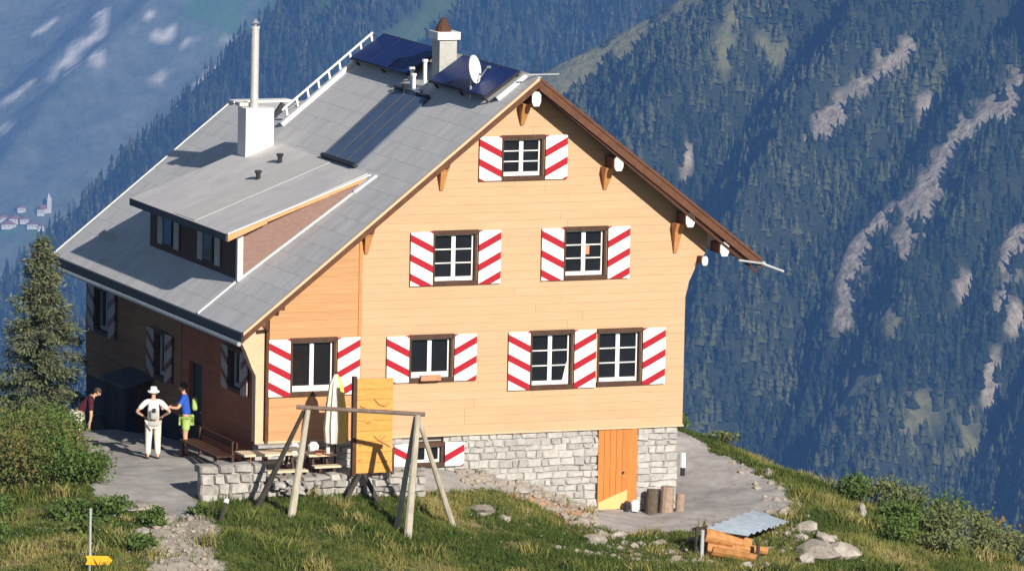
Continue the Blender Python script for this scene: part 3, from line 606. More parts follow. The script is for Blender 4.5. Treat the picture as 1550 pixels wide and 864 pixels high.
# eave fascia and gutter
b = MB(); b.box((XE-.05,YF,ZE-.23),(XE-.004,D2,ZE-.01)); b.build('fascia', M_fascia, hut)
b = MB(); b.tube((XE-.10,YF+.02,ZE-.25),(XE-.10,D2,ZE-.25),.055,n=8); b.build('gutter', M_gutter, hut)
b = MB(); b.tube((XRE+.06,YF-.1,ZRE-.1),(XRE+.06,D1,ZRE-.1),.06); b.tube((XRE+.02,YF-.1,ZRE-.10),(XRE+.56,YF-.15,ZRE-.30),.035); b.tube((XRE-.6,YF-.12,ZRE+.0),(XRE+.05,YF-.12,ZRE-.1),.03); b.build('gutter', M_gutter, hut)
# ridge cap
b = MB(); b.prism([(XR-.22,rl(XR-.22)+.012),(XR,ZR+.05),(XR+.22,rr_(XR+.22)+.012),(XR+.22,rr_(XR+.22)-.01),(XR,ZR-.01),(XR-.22,rl(XR-.22)-.01)], 1, YF-.05, D1+.02); b.build('ridge_cap', M_light, roof)
b = MB(); b.box((XR-.3,YF+.1,ZR+.06),(XR+.55,YF+.13,ZR+.09)); b.build('ridge_rail', M_gutter, roof)
# rear edges
b = MB(); b.prism([(XE,ZE+.03),(X3,Z3+.03),(X3,Z3-.12),(XE,ZE-.12)], 1, D2+.003, D2+.06); b.build('verge_strip', M_flash, roof)
b = MB(); b.box((X3-.05,D2-.35,Z3+.012),(X3+1.5,D2+.06,Z3+.07)); b.build('deck_edge', M_flash, roof)
# white toothed verge at the back of the main roof
def on(x, y, h=0): 
    n = Vector((-ML, 0, 1)).normalized(); return Vector((x, y, rl(x))) + n*h
v = MB(); v.beam(on(3.95, D1-.12, .05), on(6.62, D1-.12, .05), .16, .10, up=(-ML,0,1)); ver = v.build('white_verge', M_flash, roof)
for i in range(9):
    x = 4.15+i*.275; b = MB(); b.beam(on(x, D1+.02, .02), on(x+.1, D1+.02, .27), .05, .05); b.build('snow_guard', M_flash, roof)
b = MB(); b.tube(on(4.15, D1+.02, .27), on(6.5, D1+.02, .27), .03); b.build('snow_guard_rail', M_flash, roof)
b = MB(); b.beam(on(3.95, D1, .28), on(4.25, D1, .40), .1, .1); b.build('snow_guard', M_dark, roof)
b = MB(); b.beam(on(5.93, .0, .06), on(6.62, -.08, .06), .12, .10, up=(-ML,0,1)); b.build('white_verge', M_flash, roof)
# flashing line down the slope beside the dormer
b = MB(); b.beam(on(XE+.02, 2.58, .02), on(.42, 2.5, .02), .07, .04, up=(-ML,0,1)); b.beam(on(.42, 2.46, .02), on(3.1, 1.78, .02), .08, .05, up=(-ML,0,1)); b.beam(on(3.05, 1.82, .03), on(3.55, 1.68, .03), .22, .06, up=(-ML,0,1)); b.build('flashing', M_flash, roof)
# purlins, brackets
for x, z_ in ((6.63,7.93),(8.75,6.36),(10.61,4.98),(11.51,4.26),(11.14,3.95)):
    big = x != 11.14
    s = .11 if big else .07
    b = MB(); b.box((x-s*.8,-.60 if big else -.3,z_-s*1.15),(x+s*.8,.0,z_+s*1.15)); pu = b.build('purlin', M_verge, hut)
    b = MB(); b.prism([(x-s*.6,z_-s*1.6),(x+s*.6,z_-s*1.6),(x+s,z_-s*.7),(x+s,z_+s*.8),(x+s*.5,z_+s*1.5),(x-s*.5,z_+s*1.5),(x-s,z_+s*.8),(x-s,z_-s*.7)], 1, -.66 if big else -.36, -.60 if big else -.3); b.build('purlin_end', M_white, pu)
for x in (4.53, 2.68, .5):
    z_ = rl(x)-UND-.12; b = MB(); b.box((x-.08,-.35,z_-.05),(x+.08,0,z_+.12)); b.build('purlin', M_verge, hut)
for x, zt, zb_ in ((6.53,7.78,7.25),(8.66,6.22,5.68),(10.50,4.85,4.12),(4.53,6.44,5.76),(2.68,4.96,4.32)):
    b = MB(); b.add([(x-.11,-.36,zt),(x+.11,-.36,zt),(x+.11,0,zt),(x-.11,0,zt),(x-.04,-.05,zb_),(x+.04,-.05,zb_),(x+.04,0,zb_),(x-.04,0,zb_),(x-.09,-.22,zt-.22),(x+.09,-.22,zt-.22)],
        [(0,1,2,3),(0,8,9,1),(8,4,5,9),(4,7,6,5),(0,3,7,4,8),(1,9,5,6,2),(3,2,6,7)]); b.build('bracket', M_bracket, hut)
# --- dormer
dz = lambda x: 4.58+(x-.02)*(5.93-4.58)/(3.52-.02)
dorm = MB(); dorm.prism([(.02,dz(.02)),(3.54,dz(3.54)),(3.54,dz(3.54)-.1),(.02,dz(.02)-.1)], 1, 2.2, 9.3); dorm = dorm.build('dormer', M_roof2, hut)
b = MB(); b.prism([(.06,dz(.06)+.004),(3.5,dz(3.5)+.004),(3.5,dz(3.5)+.014),(.06,dz(.06)+.014)], 1, 4.6, 6.1); b.build('pale_sheet', M_light, dorm)
b = MB(); b.box((-.01,2.18,dz(0)-.16),(.018,9.3,dz(0)+.005)); b.build('fascia', M_fascia, dorm)
b = MB(); b.box((.43,2.5,rl(.43)-.1),(.5,9.0,dz(.45)-.11)); b.build('front_wall', M_brown, dorm)
DF = [(7.9,8.7),(5.9,6.6),(3.9,4.9)]
dput = lambda y, z_, d: (.43-d, y, z_)
for i, (y0, y1) in enumerate(((7.2,7.85),(4.2,4.9))):
    b = MB(); b.box((.39,y0,3.62),(.425,y1,4.35)); q = b.build('window', M_dark, dorm)
    b = MB(); b.box((.37,y0+.05,3.66),(.388,y1-.05,4.3)); b.build('pane', M_glass, q)
for yy in ((7.95,8.3),(6.75,7.1),(5.0,5.35),(3.75,4.1)):
    b = MB(); b.box((.38,yy[0],3.6),(.41,yy[1],4.36)); b.build('shutter', M_chgrey, dorm)
b = MB(); b.prism([(.46,2.5),(.5,2.5),(3.5,1.74),(3.5,1.8),(.52,2.56),(.46,2.56)], 2, 3.2, 3.3)
cheek = MB(); y_ = lambda x: 2.5-(x-.46)*.25
cheek.add([(.46,y_(.46),rl(.46)-.05),(3.3,y_(3.3),rl(3.3)-.05),(3.3,y_(3.3),dz(3.3)-.09),(.46,y_(.46),dz(.46)-.09),(.46,y_(.46)+.1,rl(.46)-.05),(3.3,y_(3.3)+.1,rl(3.3)-.05),(3.3,y_(3.3)+.1,dz(3.3)-.09),(.46,y_(.46)+.1,dz(.46)-.09)],
   [(0,1,2,3),(7,6,5,4),(0,4,5,1),(1,5,6,2),(2,6,7,3),(3,7,4,0)]); cheek.build('cheek', M_cheek, dorm)
b = MB(); b.box((.36,2.38,rl(.4)+.02),(.5,2.5,dz(.4)-.12)); b.build('corner_post', M_light, dorm)
b = MB(); b.add([(.02,2.12,dz(.02)-.02),(1.0,2.12,dz(1)-.02),(1.0,2.19,dz(1)-.02),(.02,2.19,dz(.02)-.02),(.02,2.12,dz(.02)-.17),(1.0,2.12,dz(1)-.14),(1.0,2.19,dz(1)-.14),(.02,2.19,dz(.02)-.17)],[(0,1,2,3),(7,6,5,4),(0,4,5,1),(1,5,6,2),(2,6,7,3),(3,7,4,0)])
b.beam((1.0,2.15,dz(1)-.07),(3.4,1.95,dz(3.4)-.05),.06,.08); b.build('copper_edge', M_copper, dorm)
b = MB(); b.beam((.02,2.16,dz(.02)+.01),(3.5,1.95,dz(3.5)+.01),.10,.03); b.build('verge_strip', M_flash, dorm)
for x, y in ((2.9,6.6),(2.1,5.9)):
    b = MB(); b.tube((x,y,dz(x)),(x,y,dz(x)+.16),.06); b.tube((x,y,dz(x)+.16),(x,y,dz(x)+.22),.09); b.build('vent_pipe', M_dark, dorm)
for y in (11.9, 11.4):
    b = MB(); b.beam(on(.25,y,.0), on(.25,y,.16), .12, .2); b.build('snow_guard', M_light, roof)
# --- chimneys
b = MB(); b.box((2.69,8.5,5.3),(3.41,9.1,6.80)); ch = b.build('chimney', M_plaster, roof)
b = MB(); b.box((2.60,8.45,6.76),(2.72,9.2,6.86)); b.build('cap_lip', M_flash, ch) if False else None
b = MB(); b.tube((3.0,8.8,6.80),(3.0,8.8,8.72),.10,n=16); b.tube((3.0,8.8,8.72),(3.0,8.8,8.78),.115,n=16); b.build('flue_pipe', M_pipew, roof)
b = MB(); b.tube((3.0,8.8,8.86),(3.0,8.8,8.96),.11,.02,n=12); b.tube((3.0,8.8,8.78),(3.0,8.8,8.86),.04); b.build('flue_cowl', M_gutter, roof)
b = MB(); b.box((2.66,8.9,6.82),(2.95,9.25,6.9)); b.build('chimney_cap', M_light, roof)
b = MB(); b.box((5.98,4.0,7.6),(6.42,4.5,8.87)); b.build('chimney', M_chgrey, roof)
b = MB(); b.box((5.90,3.93,8.87),(6.48,4.57,9.05)); b.build('chimney_cap', M_plaster, roof)
b = MB(); b.tube((6.16,4.25,9.05),(6.16,4.25,9.17),.2,.17,n=12); b.tube((6.16,4.25,9.17),(6.16,4.25,9.38),.17,.04,n=12); b.build('chimney_cowl', M_brown, roof)
# --- solar panels lying over the ridge side, on racks
def panel(y0, y1, x0=5.78, x1=6.62, h0=.24, h1=.16, nmod=3):
    p = MB(); c = [on(x0,y0,h0), on(x0,y1,h0), on(x1,y1,h1), on(x1,y0,h1)]; d = Vector((-ML,0,1)).normalized()*.05
    p.add([q-d for q in c]+c, [(3,2,1,0),(4,5,6,7),(0,1,5,4),(1,2,6,5),(2,3,7,6),(3,0,4,7)]); fr = p.build('solar_panel', M_dark, roof.parent)
    for i in range(nmod):
        a = y0+(y1-y0)*i/nmod+.03; b_ = y0+(y1-y0)*(i+1)/nmod-.03; e = Vector((-ML,0,1)).normalized()
        m = MB(); q = [on(x0+.03,a,h0)+e*.003, on(x0+.03,b_,h0)+e*.003, on(x1-.03,b_,h1)+e*.003, on(x1-.03,a,h1)+e*.003]
        m.add(q+[k+e*.008 for k in q], [(3,2,1,0),(4,5,6,7),(0,1,5,4),(1,2,6,5),(2,3,7,6),(3,0,4,7)]); m.build('module', M_solar, fr)
    for y in (y0+.2, (y0+y1)/2, y1-.2):
        for q, h in ((x0+.04, h0), (x1-.04, h1)): m = MB(); m.beam(on(q,y,.0), on(q,y,h-.05), .05,.05); m.build('rack_leg', M_dark, fr)
panel(5.3, 9.25); panel(.15, 3.85)
# collectors recessed along the slope
for i in range(3):
    y0 = 3.25+i*.74; c = [(3.62, y0-.12), (3.62, y0+.58), (5.5, y0+.86), (5.5, y0+.16)]
    m = MB(); q = [on(x, y, .06) for x, y in c]; e = Vector((-ML,0,1)).normalized()*.06
    m.add([k-e for k in q]+q, [(3,2,1,0),(4,5,6,7),(0,1,5,4),(1,2,6,5),(2,3,7,6),(3,0,4,7)]); m.build('collector', M_coll, hut)
for a in ((3.58, 3.1, 3.58, 5.4, .09), (5.53, 3.4, 5.53, 5.7, .05)):
    m = MB(); m.beam(on(a[0],a[1],.05), on(a[2],a[3],.05), a[4], .12, up=(-ML,0,1)); m.build('collector_edge', M_dark, hut)
for i in range(4):
    y0 = 3.22+i*.74; m = MB(); m.beam(on(3.6, y0-.12, .062), on(5.5, y0+.16, .062), .03, .03, up=(-ML,0,1)); m.build('collector_edge', M_fascia, hut)
# --- satellite dish and pipes near the ridge
d0 = Vector((5.78,1.15,8.46)); nrm = Vector((.70,-.70,.18)).normalized(); uu = nrm.cross(Vector((0,0,1))).normalized(); vv = uu.cross(nrm)
m = MB(); rings = []
for k in range(5):
    r_ = .34*k/4
    if k == 0: rings.append([len(m.v)]); m.v.append(tuple(d0-nrm*.09)); continue
    b0 = len(m.v); m.v += [tuple(d0+(uu*math.cos(t)+vv*math.sin(t))*r_-nrm*.09*(1-(k/4)**2)) for t in [i*math.pi/9 for i in range(18)]]; rings.append(list(range(b0, b0+18)))
for i in range(18): m.f.append((rings[0][0], rings[1][i], rings[1][(i+1) % 18])); m.m.append(0)
for k in range(1, 4):
    for i in range(18): m.f.append((rings[k][i], rings[k+1][i], rings[k+1][(i+1) % 18], rings[k][(i+1) % 18])); m.m.append(0)
n0 = len(m.v); m.v += [tuple(Vector(v)-nrm*.012) for v in m.v[:n0]]; m.f += [tuple(i+n0 for i in f) for f in list(m.f)]; m.m += [0]*(len(m.f)-len(m.m))
dish = m.build('satellite_dish', M_white, roof.parent, smooth=False)
m = MB(); m.tube((5.72,1.25,7.75),(5.72,1.25,8.5),.03); m.tube((5.72,1.25,8.46), tuple(d0-nrm*.09), .03); m.build('mast', M_gutter, dish)
m = MB(); m.tube(tuple(d0-vv*.32), tuple(d0+nrm*.32), .012); m.tube(tuple(d0+nrm*.32), tuple(d0+nrm*.40), .035); m.build('receiver', M_gutter, dish)
for x, y, h in ((5.75,4.35,.62),(5.62,4.75,.35),(5.45,4.9,.22),(5.7,5.1,.4)):
    m = MB(); p = on(x,y,0); m.tube(tuple(p), (p.x,p.y,p.z+h), .05); m.tube((p.x,p.y,p.z+h),(p.x,p.y,p.z+h+.06),.075); m.build('roof_pipe', M_flash if h > .3 else M_dark, roof)
m = MB(); m.box((5.45,4.2,rl(5.45)-.1),(5.9,4.9,rl(5.45)+.18)); m.build('pipe_boot', M_coll, roof)
# white downpipe stub at the right corner
m = MB(); m.tube((10.86,.05,-1.05),(10.86,.05,-.70),.07); m.build('downpipe', M_white, hut)
m = MB(); m.tube((10.86,.05,-1.25),(10.86,.05,-1.06),.06); m.build('downpipe', M_dark, hut)
# ------------------------------------------------------------------ walls of the terrace
M_pstone = mat('pale_wall_stone', (.24,.225,.205), (.44,.415,.385), 6, .95, .6, rnd=.25)
def stone_wall(name, label, x0, x1, y0, y1, ztop, parent_label_cat, sz=(.16,.26), wz=(.22,.45), seed=1, m=None, lx=None):
    r = empty(name, ((x0+x1)/2, (y0+y1)/2, -1.1), label, 'stone wall'); rs = random.Random(seed)
    zb = min(gz(x0, y0), gz(x1, y0), gz(x0, y1), gz(x1, y1))-.15
    b = MB(); b.box((x0+.05, y0+.05, zb), (x1-.05, y1-.05, ztop-.05)); b.build('core', M_mortar, r)
    z = zb+.05
    while z < ztop-.06:
        h = min(rs.uniform(*sz), ztop-z)
        if ztop-z-h < .07: h = ztop-z
        x = x0
        while x < x1-.02:
            w = rs.uniform(*wz); xe = min(x+w, x1)
            if x1-xe < .1: xe = x1
            j = lambda s=.035: rs.uniform(-s, s); d = rs.uniform(0, .06)
            q = [(x+.008+j(), z+.008+j()), (xe-.008+j(), z+.008+j()), (xe-.008+j(), z+h-.008+j()), (x+.008+j(), z+h-.008+j())]; cx, cz = (x+xe)/2, z+h/2
            vs = [(a, (y0+y1)/2 if z+h < ztop-.01 else y1, c) for a, c in q]+[(a, y0+.03-d*.4, c) for a, c in q]+[(cx+(a-cx)*.82, y0-.01-d, cz+(c-cz)*.78) for a, c in q]
            mb = MB(); mb.add(vs, [(0,1,5,4),(1,2,6,5),(2,3,7,6),(3,0,4,7),(4,5,9,8),(5,6,10,9),(6,7,11,10),(7,4,8,11),(8,9,10,11),(3,2,1,0)]); mb.build('stone', m or M_pstone, r)
            x = xe
        z += h
    return r
stone_wall('parapet_wall', 'pale stone parapet stub beside the paved terrace, left of the picnic table', -2.05, -.45, -2.1, -1.72, -.17, '', (.2,.3), (.25,.5), 5)
stone_wall('terrace_wall', 'low grey retaining wall of rough stones below the picnic tables and the climbing board', -.45, 3.5, -2.06, -1.75, -.50, '', (.12,.2), (.18,.42), 9)
# rubble in the corner under the first table
k = 0
LB = ['flat','dark','round','pale','broken','small','square','mossy','wide','thin']
rs = random.Random(12)
for i in range(16):
    x = rs.uniform(-.45, .75); z = gz(x, -2.3)+.05+rs.uniform(0, .52)*(1-abs(x-.15)/1.4); y = -2.22-rs.uniform(0, .14)
    b = MB(); r_ = rs.uniform(.07, .15); b.blob((0,0,0), (r_*1.3, r_*.9, r_*.6), i, 1, .3)
    o = b.build('rubble_stone', M_pstone if i % 3 else M_stone, None, local=True); o.location = (x, y, z); o.rotation_euler = (rs.uniform(-.3,.3), rs.uniform(-.4,.4), rs.uniform(0,3))
    tag(o, 'loose rough stone in the heap against the low wall behind the left swing leg', 'stone', 'rubble stones heaped against the terrace wall')

# ------------------------------------------------------------------ swing frame
sw = empty('swing_frame', (.9, -4, -1.25), 'weathered wooden swing frame with splayed legs standing on the grass', 'swing frame')
LA = (-.02,-3.55,1.30); RA = (2.33,-4.45,1.22)
b = MB(); b.tube((-.24,-3.47,1.34), (2.50,-4.52,1.22), .05, n=10); b.build('top_bar', mat('grey_brown_bar', (.14,.10,.08), (.24,.18,.15), 8, .85, .2), sw)
def leg(a, f, r0, r1, m): b = MB(); b.tube(a, (f[0], f[1], gz(f[0], f[1])-.12), r0, r1, n=9); return b.build('leg', m, sw)
leg((LA[0]+.02,LA[1]-.05,LA[2]-.02), (-.56,-4.1), .06, .10, M_pole); leg((LA[0]-.04,LA[1]+.05,LA[2]-.05), (-1.0,-2.89), .045, .08, M_poledk)  # second leg: its shade is put into the darker wood colour
leg((RA[0],RA[1]-.05,RA[2]-.02), (1.87,-5.18), .065, .10, M_pole); leg((RA[0]-.02,RA[1]+.04,RA[2]-.06), (1.85,-4.5), .05, .075, M_pole); leg((RA[0]+.03,RA[1]+.05,RA[2]-.05), (3.55,-3.79), .05, .08, M_pole)
# ------------------------------------------------------------------ climbing board
cb = empty('climbing_board', (2.2, -2.2, -1.1), 'tall orange plank climbing board with dark holds beside the swing frame', 'climbing board')
for i in range(9):
    z = -.45+i*.244; b = MB(); b.box((1.86,-2.34,z+.004),(2.74,-2.29,z+.24)); b.build('plank', M_climb, cb)
b = MB(); b.box((1.76,-2.36,-.5),(1.85,-2.22,1.80)); b.build('post', M_brown, cb); b = MB(); b.box((2.745,-2.34,-.5),(2.80,-2.24,.1)); b.build('post', M_verge, cb)
b = MB(); b.box((1.86,-2.285,-.45),(2.74,-2.2,-.38)); b.build('cross_bar', M_brown, cb)
b = MB(); b.tube((2.02,-2.26,-.42),(1.45,-2.58,gz(1.45,-2.58)-.1),.055); b.build('leg', M_poledk, cb); b = MB(); b.tube((2.05,-2.26,-.42),(2.42,-2.6,gz(2.42,-2.6)-.1),.06); b.build('leg', M_poledk, cb)
for pts in ([(2.28,1.28),(2.40,1.14),(2.55,1.10),(2.62,1.18)],[(1.93,1.12),(2.05,1.08)],[(2.28,.42),(2.42,.30),(2.58,.22),(2.68,.15)],[(2.44,.30),(2.56,.42)],[(1.94,.20),(2.04,.26)],[(1.92,-.15),(1.99,-.12)],[(2.5,-.2),(2.62,-.17)],[(2.1,.72),(2.2,.74)]):
    b = MB()
    for p, q in zip(pts[:-1], pts[1:]): b.tube((p[0],-2.355,p[1]), (q[0],-2.355,q[1]), .018, n=6)
    b.build('hold', M_bracket, cb)
cb.location.x = 2.0
# ------------------------------------------------------------------ parasol
pa = empty('closed_parasol', (1.52,-1.3,-.8), 'closed white and yellow parasol left of the orange climbing board', 'parasol'); o = ORG[pa.name]
b = MB(); b.tube((o.x,o.y,-.85),(o.x,o.y,1.78),.025); b.build('pole', M_brown, pa); b = MB(); b.tube((o.x,o.y,-.82),(o.x,o.y,-.66),.24,.2,n=12); b.build('base', M_dark, pa)
for half in (0, 1):
    b = MB(); n = 10; zs = [1.72,1.5,1.0,.45,.12]; rr = [.03,.13,.19,.23,.20]
    vs = []
    for z, r_ in zip(zs, rr):
        for i in range(n+1):
            t = math.pi*(i/n) + (0 if half else math.pi) - 1.35; q = r_*(1+.22*(i % 2)); vs.append((o.x+math.cos(t)*q, o.y+math.sin(t)*q, z))
    fs = [(r*(n+1)+i, r*(n+1)+i+1, (r+1)*(n+1)+i+1, (r+1)*(n+1)+i) for r in range(4) for i in range(n)]
    b.add(vs, fs); b.build('canopy', M_beige if not half else M_yellow, pa)
# ------------------------------------------------------------------ tables, benches
def picnic(x0, x1, y, label, zt, bench=True, group='tables on the terrace'):
    z0 = gz(x0, y); t = empty('picnic_table', ((x0+x1)/2, y, z0), label, 'table', group)
    for i in range(4):
        b = MB(); b.box((x0, y-.34+i*.17, zt-.045), (x1, y-.34+i*.17+.16, zt)); b.build('top_plank', M_tabletop, t)
    for x in (x0+.15, x1-.2):
        for s in (-1, 1):
            b = MB(); b.beam((x, y+s*.1, zt-.05), (x, y+s*.45, z0-.05), .05, .09); b.build('leg', M_brown, t)
        b = MB(); b.box((x-.03, y-.72, z0+.33), (x+.03, y+.72, z0+.41)); b.build('bearer', M_brown, t)
    if bench:
        for s in (-1, 1):
            b = MB(); b.box((x0, y+s*.62-.13, z0+.42), (x1, y+s*.62+.13, z0+.465)); b.build('bench_plank', M_tabletop, t)
    return t
picnic(-.72, .70, -1.02, 'longer pale picnic table with attached benches behind the stone parapet', -.08)
picnic(.86, 1.55, -1.02, 'short pale picnic table crowded with dishes beside the parasol', -.14)
def jar(name, x, y, z, r, h, m, label, cat):
    b = MB(); b.tube((0,0,0),(0,0,h*.7),r*.85,r,n=12); b.tube((0,0,h*.7),(0,0,h),r,r*.55,n=12); o = b.build(name, m, None, local=True); o.location = (x, y, z); tag(o, label, cat); return o
jar('jug', .58, -1.15, -.08, .10, .20, M_cloth, 'white jug on the right end of the long picnic table', 'jug')
jar('jug', 1.06, -1.1, -.14, .13, .26, M_cloth, 'big white jug on the short picnic table above the red bowl', 'jug')
jar('bowl', 1.12, -1.30, -.14, .13, .10, M_pink, 'red bowl in front of the big white jug on the short table', 'bowl')
jar('bottle', 1.38, -1.2, -.14, .05, .22, M_cloth, 'slim white bottle at the right end of the short table', 'bottle')
jar('pot', 1.62, -1.62, -.80, .12, .28, M_pole, 'grey pot on the terrace edge in front of the parasol', 'pot')
jar('pot', 1.22, -1.66, -.80, .11, .24, M_cloth, 'white pot on the terrace edge beneath the short table', 'pot')
jar('bucket', 9.53, -.22, -2.0, .11, .26, M_white, 'white bucket at the right foot of the orange basement door', 'bucket')
jar('bucket', 9.33, -.20, -2.0, .08, .24, M_dark, 'black bucket left of the white one at the orange basement door', 'bucket')
bn = empty('wall_bench', (-.55, 1.6, -.8), 'brown wooden bench with a low back along the shaded side wall of the hut', 'bench')
for i in range(3):
    b = MB(); b.box((-.82+i*.15, .3, -.40), (-.69+i*.15, 3.0, -.36)); b.build('seat_plank', M_soffit, bn)
b = MB(); b.box((-.34, .3, -.22), (-.30, 3.0, -.06)); b.build('backrest', M_soffit, bn)
for y in (.5, 2.8):
    for x in (-.78, -.36):
        b = MB(); b.box((x-.03, y-.04, gz(x, y)-.05), (x+.03, y+.04, -.40 if x < -.5 else -.06)); b.build('leg', M_brown, bn)
# chopping logs beside the door
for i, (x, y, r_, h, lb) in enumerate(((9.92,-.30,.15,.62,'dark brown upright log leaning by the stone base right of the basement door'),(10.28,-.36,.17,.66,'middle upright log of the row right of the basement door'),(10.56,-.50,.11,.45,'thin grey upright log at the right corner of the stone base'))):
    b = MB(); n = 12
    b.tube((0,0,0),(0.03,0,h),r_,r_*.93,n=12); o = b.build('upright_log', M_bark if i == 0 else mat('log_bark%d' % i, (.26,.18,.13), (.40,.30,.23), 8, .9, .5), None, local=True); o.location = (x, y, gz(x, y)-.02); tag(o, lb, 'log')
# ------------------------------------------------------------------ shed against the side wall
sh = empty('lean_to_shed', (-.35, 8.2, -1), 'small dark wooden lean-to shed against the shaded side wall', 'shed')
for i in range(9):
    y0 = 7.4+i*.18; b = MB(); b.box((-.70,y0+.006,-1.4),(-.66,y0+.174,.22)); b.build('wall_board', M_shed, sh)
for i in range(4):
    x0 = -.66+i*.16; b = MB(); b.box((x0+.006,7.36,-1.4),(x0+.154,7.40,.22)); b.build('wall_board', M_red if i == 99 else M_shed, sh)
b = MB(); b.prism([(-.78,.20),(-.0,.42),(-.0,.48),(-.78,.26)], 1, 7.28, 9.1); b.build('roof', M_fascia, sh)
b = MB(); b.box((-.4,7.335,-1.0),(-.1,7.358,.25)); b.build('door', M_soffit, sh)
# ------------------------------------------------------------------ signpost and stake
sg = empty('signpost', (-6.62,-8,gz(-6.62,-8)), 'yellow hiking arrow sign on a thin grey post in the lower left meadow', 'signpost'); o = ORG[sg.name]
b = MB(); b.tube((o.x,o.y,o.z-.2),(o.x,o.y,-.02),.028,n=10); b.build('post', M_greysteel, sg); b = MB(); b.tube((o.x,o.y,-.02),(o.x,o.y,.01),.04,n=10); b.build('cap', M_greysteel, sg)
b = MB(); b.prism([(-6.74,-1.02),(-6.22,-1.05),(-6.12,-1.15),(-6.22,-1.25),(-6.74,-1.22),(-6.69,-1.12)], 1, -8.05, -8.03); b.build('arrow_board', M_sign, sg)
st = empty('marker_stake', (-2.3,-4.2,gz(-2.3,-4.2)), 'dark leaning stake with a pale top beside the gravel track', 'stake'); o = ORG[st.name]
b = MB(); b.tube((-2.42,-4.4,o.z-.15),(-2.02,-3.8,o.z+.40),.05,.04); b.build('post', M_poledk, st); b = MB(); b.tube((-2.02,-3.8,o.z+.38),(-1.98,-3.76,o.z+.46),.06); b.build('top', M_white, st)
# ------------------------------------------------------------------ log trough with a sheet over it
tr = empty('log_trough', (9.9,-5,gz(9.9,-5)), 'hollowed orange log trough with pale posts under a blue-grey sheet', 'trough'); z0 = ORG[tr.name].z
A = Vector((9.42,-5.05,z0+.36)); B = Vector((10.45,-5.2,z0+.16)); d = (B-A).normalized(); sd = d.cross(Vector((0,0,1))).normalized(); up = sd.cross(d)
vs = []; ns = 9
for p in (A, B):
    for r_ in (.30, .21):
        for i in range(ns): t = math.pi*(1.0+i/(ns-1)) ; vs.append(p+sd*math.cos(t)*r_+up*math.sin(t)*r_*.95)
f = []
for i in range(ns-1): f += [(i,i+1,2*ns+i+1,2*ns+i),(ns+i,3*ns+i,3*ns+i+1,ns+i+1),(i,ns+i,ns+i+1,i+1),(2*ns+i,2*ns+i+1,3*ns+i+1,3*ns+i)]
f += [(0,2*ns,3*ns,ns),(ns-1,2*ns-1,4*ns-1,3*ns-1)]
b = MB(); b.add(vs, f); b.build('trough_log', M_log, tr)
b = MB(); b.tube(A+Vector((.02,.40,.16)), B+Vector((.05,.36,.10)), .17, n=14); b.build('log', M_log, tr)
b = MB(); b.tube(A+Vector((.62,.22,-.12)), B+Vector((.42,.2,-.02)), .10, n=10); b.build('log', M_log, tr)
for x, y, h in ((9.20,-5.05,.70),(9.36,-4.35,.62),(10.5,-5.3,.42)):
    b = MB(); b.tube((x,y,gz(x,y)-.1),(x+.02,y+.02,gz(x,y)+h),.05,.045); b.build('post', M_greysteel if x < 9.3 else M_poledk, tr)
b = MB(); c = [Vector(q) for q in ((9.52,-4.5,-1.72),(10.32,-5.15,-1.80),(12.15,-3.35,-1.86),(11.9,-1.95,-1.80))]; n = 14; vs = []
for i in range(n+1):
    t = i/n; p = c[0].lerp(c[3], t); q = c[1].lerp(c[2], t); w = .035*math.sin(i*math.pi); w = .03*(1 if i % 2 else -1)
    vs += [p+Vector((0,0,w)), q+Vector((0,0,w)), p+Vector((0,0,w+.012)), q+Vector((0,0,w+.012))]
f = []
for i in range(n): a = 4*i; f += [(a,a+1,a+5,a+4),(a+2,a+6,a+7,a+3),(a,a+4,a+6,a+2),(a+1,a+3,a+7,a+5)]
b.add(vs, f); b.build('sheet', M_tarp, tr)
b = MB(); b.beam((9.3,-4.3,-1.76),(12.1,-2.5,-1.95),.08,.06); b.build('bearer', M_brown, tr)

# ------------------------------------------------------------------ boulders
BO = [(7.05,-3.75,.26,.16,'pale squared block at the foot of the brown earth bank'),(4.7,-2.55,.48,.13,'long flat white slab lying in the grass right of the swing leg'),
 (5.15,-2.75,.2,.10,'small pale stone at the right end of the flat white slab'),(12.95,-2.6,.30,.20,'pinkish boulder just right of the blue-grey sheet'),(13.1,-3.3,.26,.18,'rounded pinkish boulder right of the log trough'),(12.5,-3.3,.22,.14,'smaller stone between the sheet and the pinkish boulders'),
 (12.35,-4.6,.62,.27,'largest pale outcrop rock at the lower right edge of the meadow'),(13.05,-4.3,.5,.24,'pale rock behind the largest outcrop rock'),(11.75,-5.3,.25,.18,'white stone left of the largest outcrop rock'),
 (10.0,-5.85,.16,.1,'first small white stone below the log trough'),(10.45,-5.9,.14,.1,'second small white stone below the log trough, to the right'),(13.9,1.9,.11,.16,'white marker stone at the edge of the grey path'),(12.95,-1.35,.17,.15,'bright white stone above the right corner of the sheet'),
 (15.3,-.6,.14,.2,'upright grey stone among the shrubs of the crest'),(8.0,-2.9,.2,.12,'flat brownish stone low on the earth bank'),(7.5,-1.9,.22,.14,'rough stone halfway down the earth bank'),(6.4,-.8,.24,.12,'reddish stone high on the earth bank'),
 (-3.6,-2.2,.62,.12,'flat pale rock forming the left edge of the terrace'),(-3.3,-3.3,.3,.14,'pale rock at the top of the gravel track'),(-4.4,-4.9,.16,.1,'small white stone left of the gravel track')]
for i, (x, y, r_, h, lb) in enumerate(BO):
    b = MB(); b.blob((0,0,0), (r_, r_*.8, h), 40+i, 2, .22); o = b.build('boulder', M_rock, None, local=True); o.location = (x, y, gz(x, y)+h*.35); o.rotation_euler = (0, 0, i*1.3); tag(o, lb, 'rock')

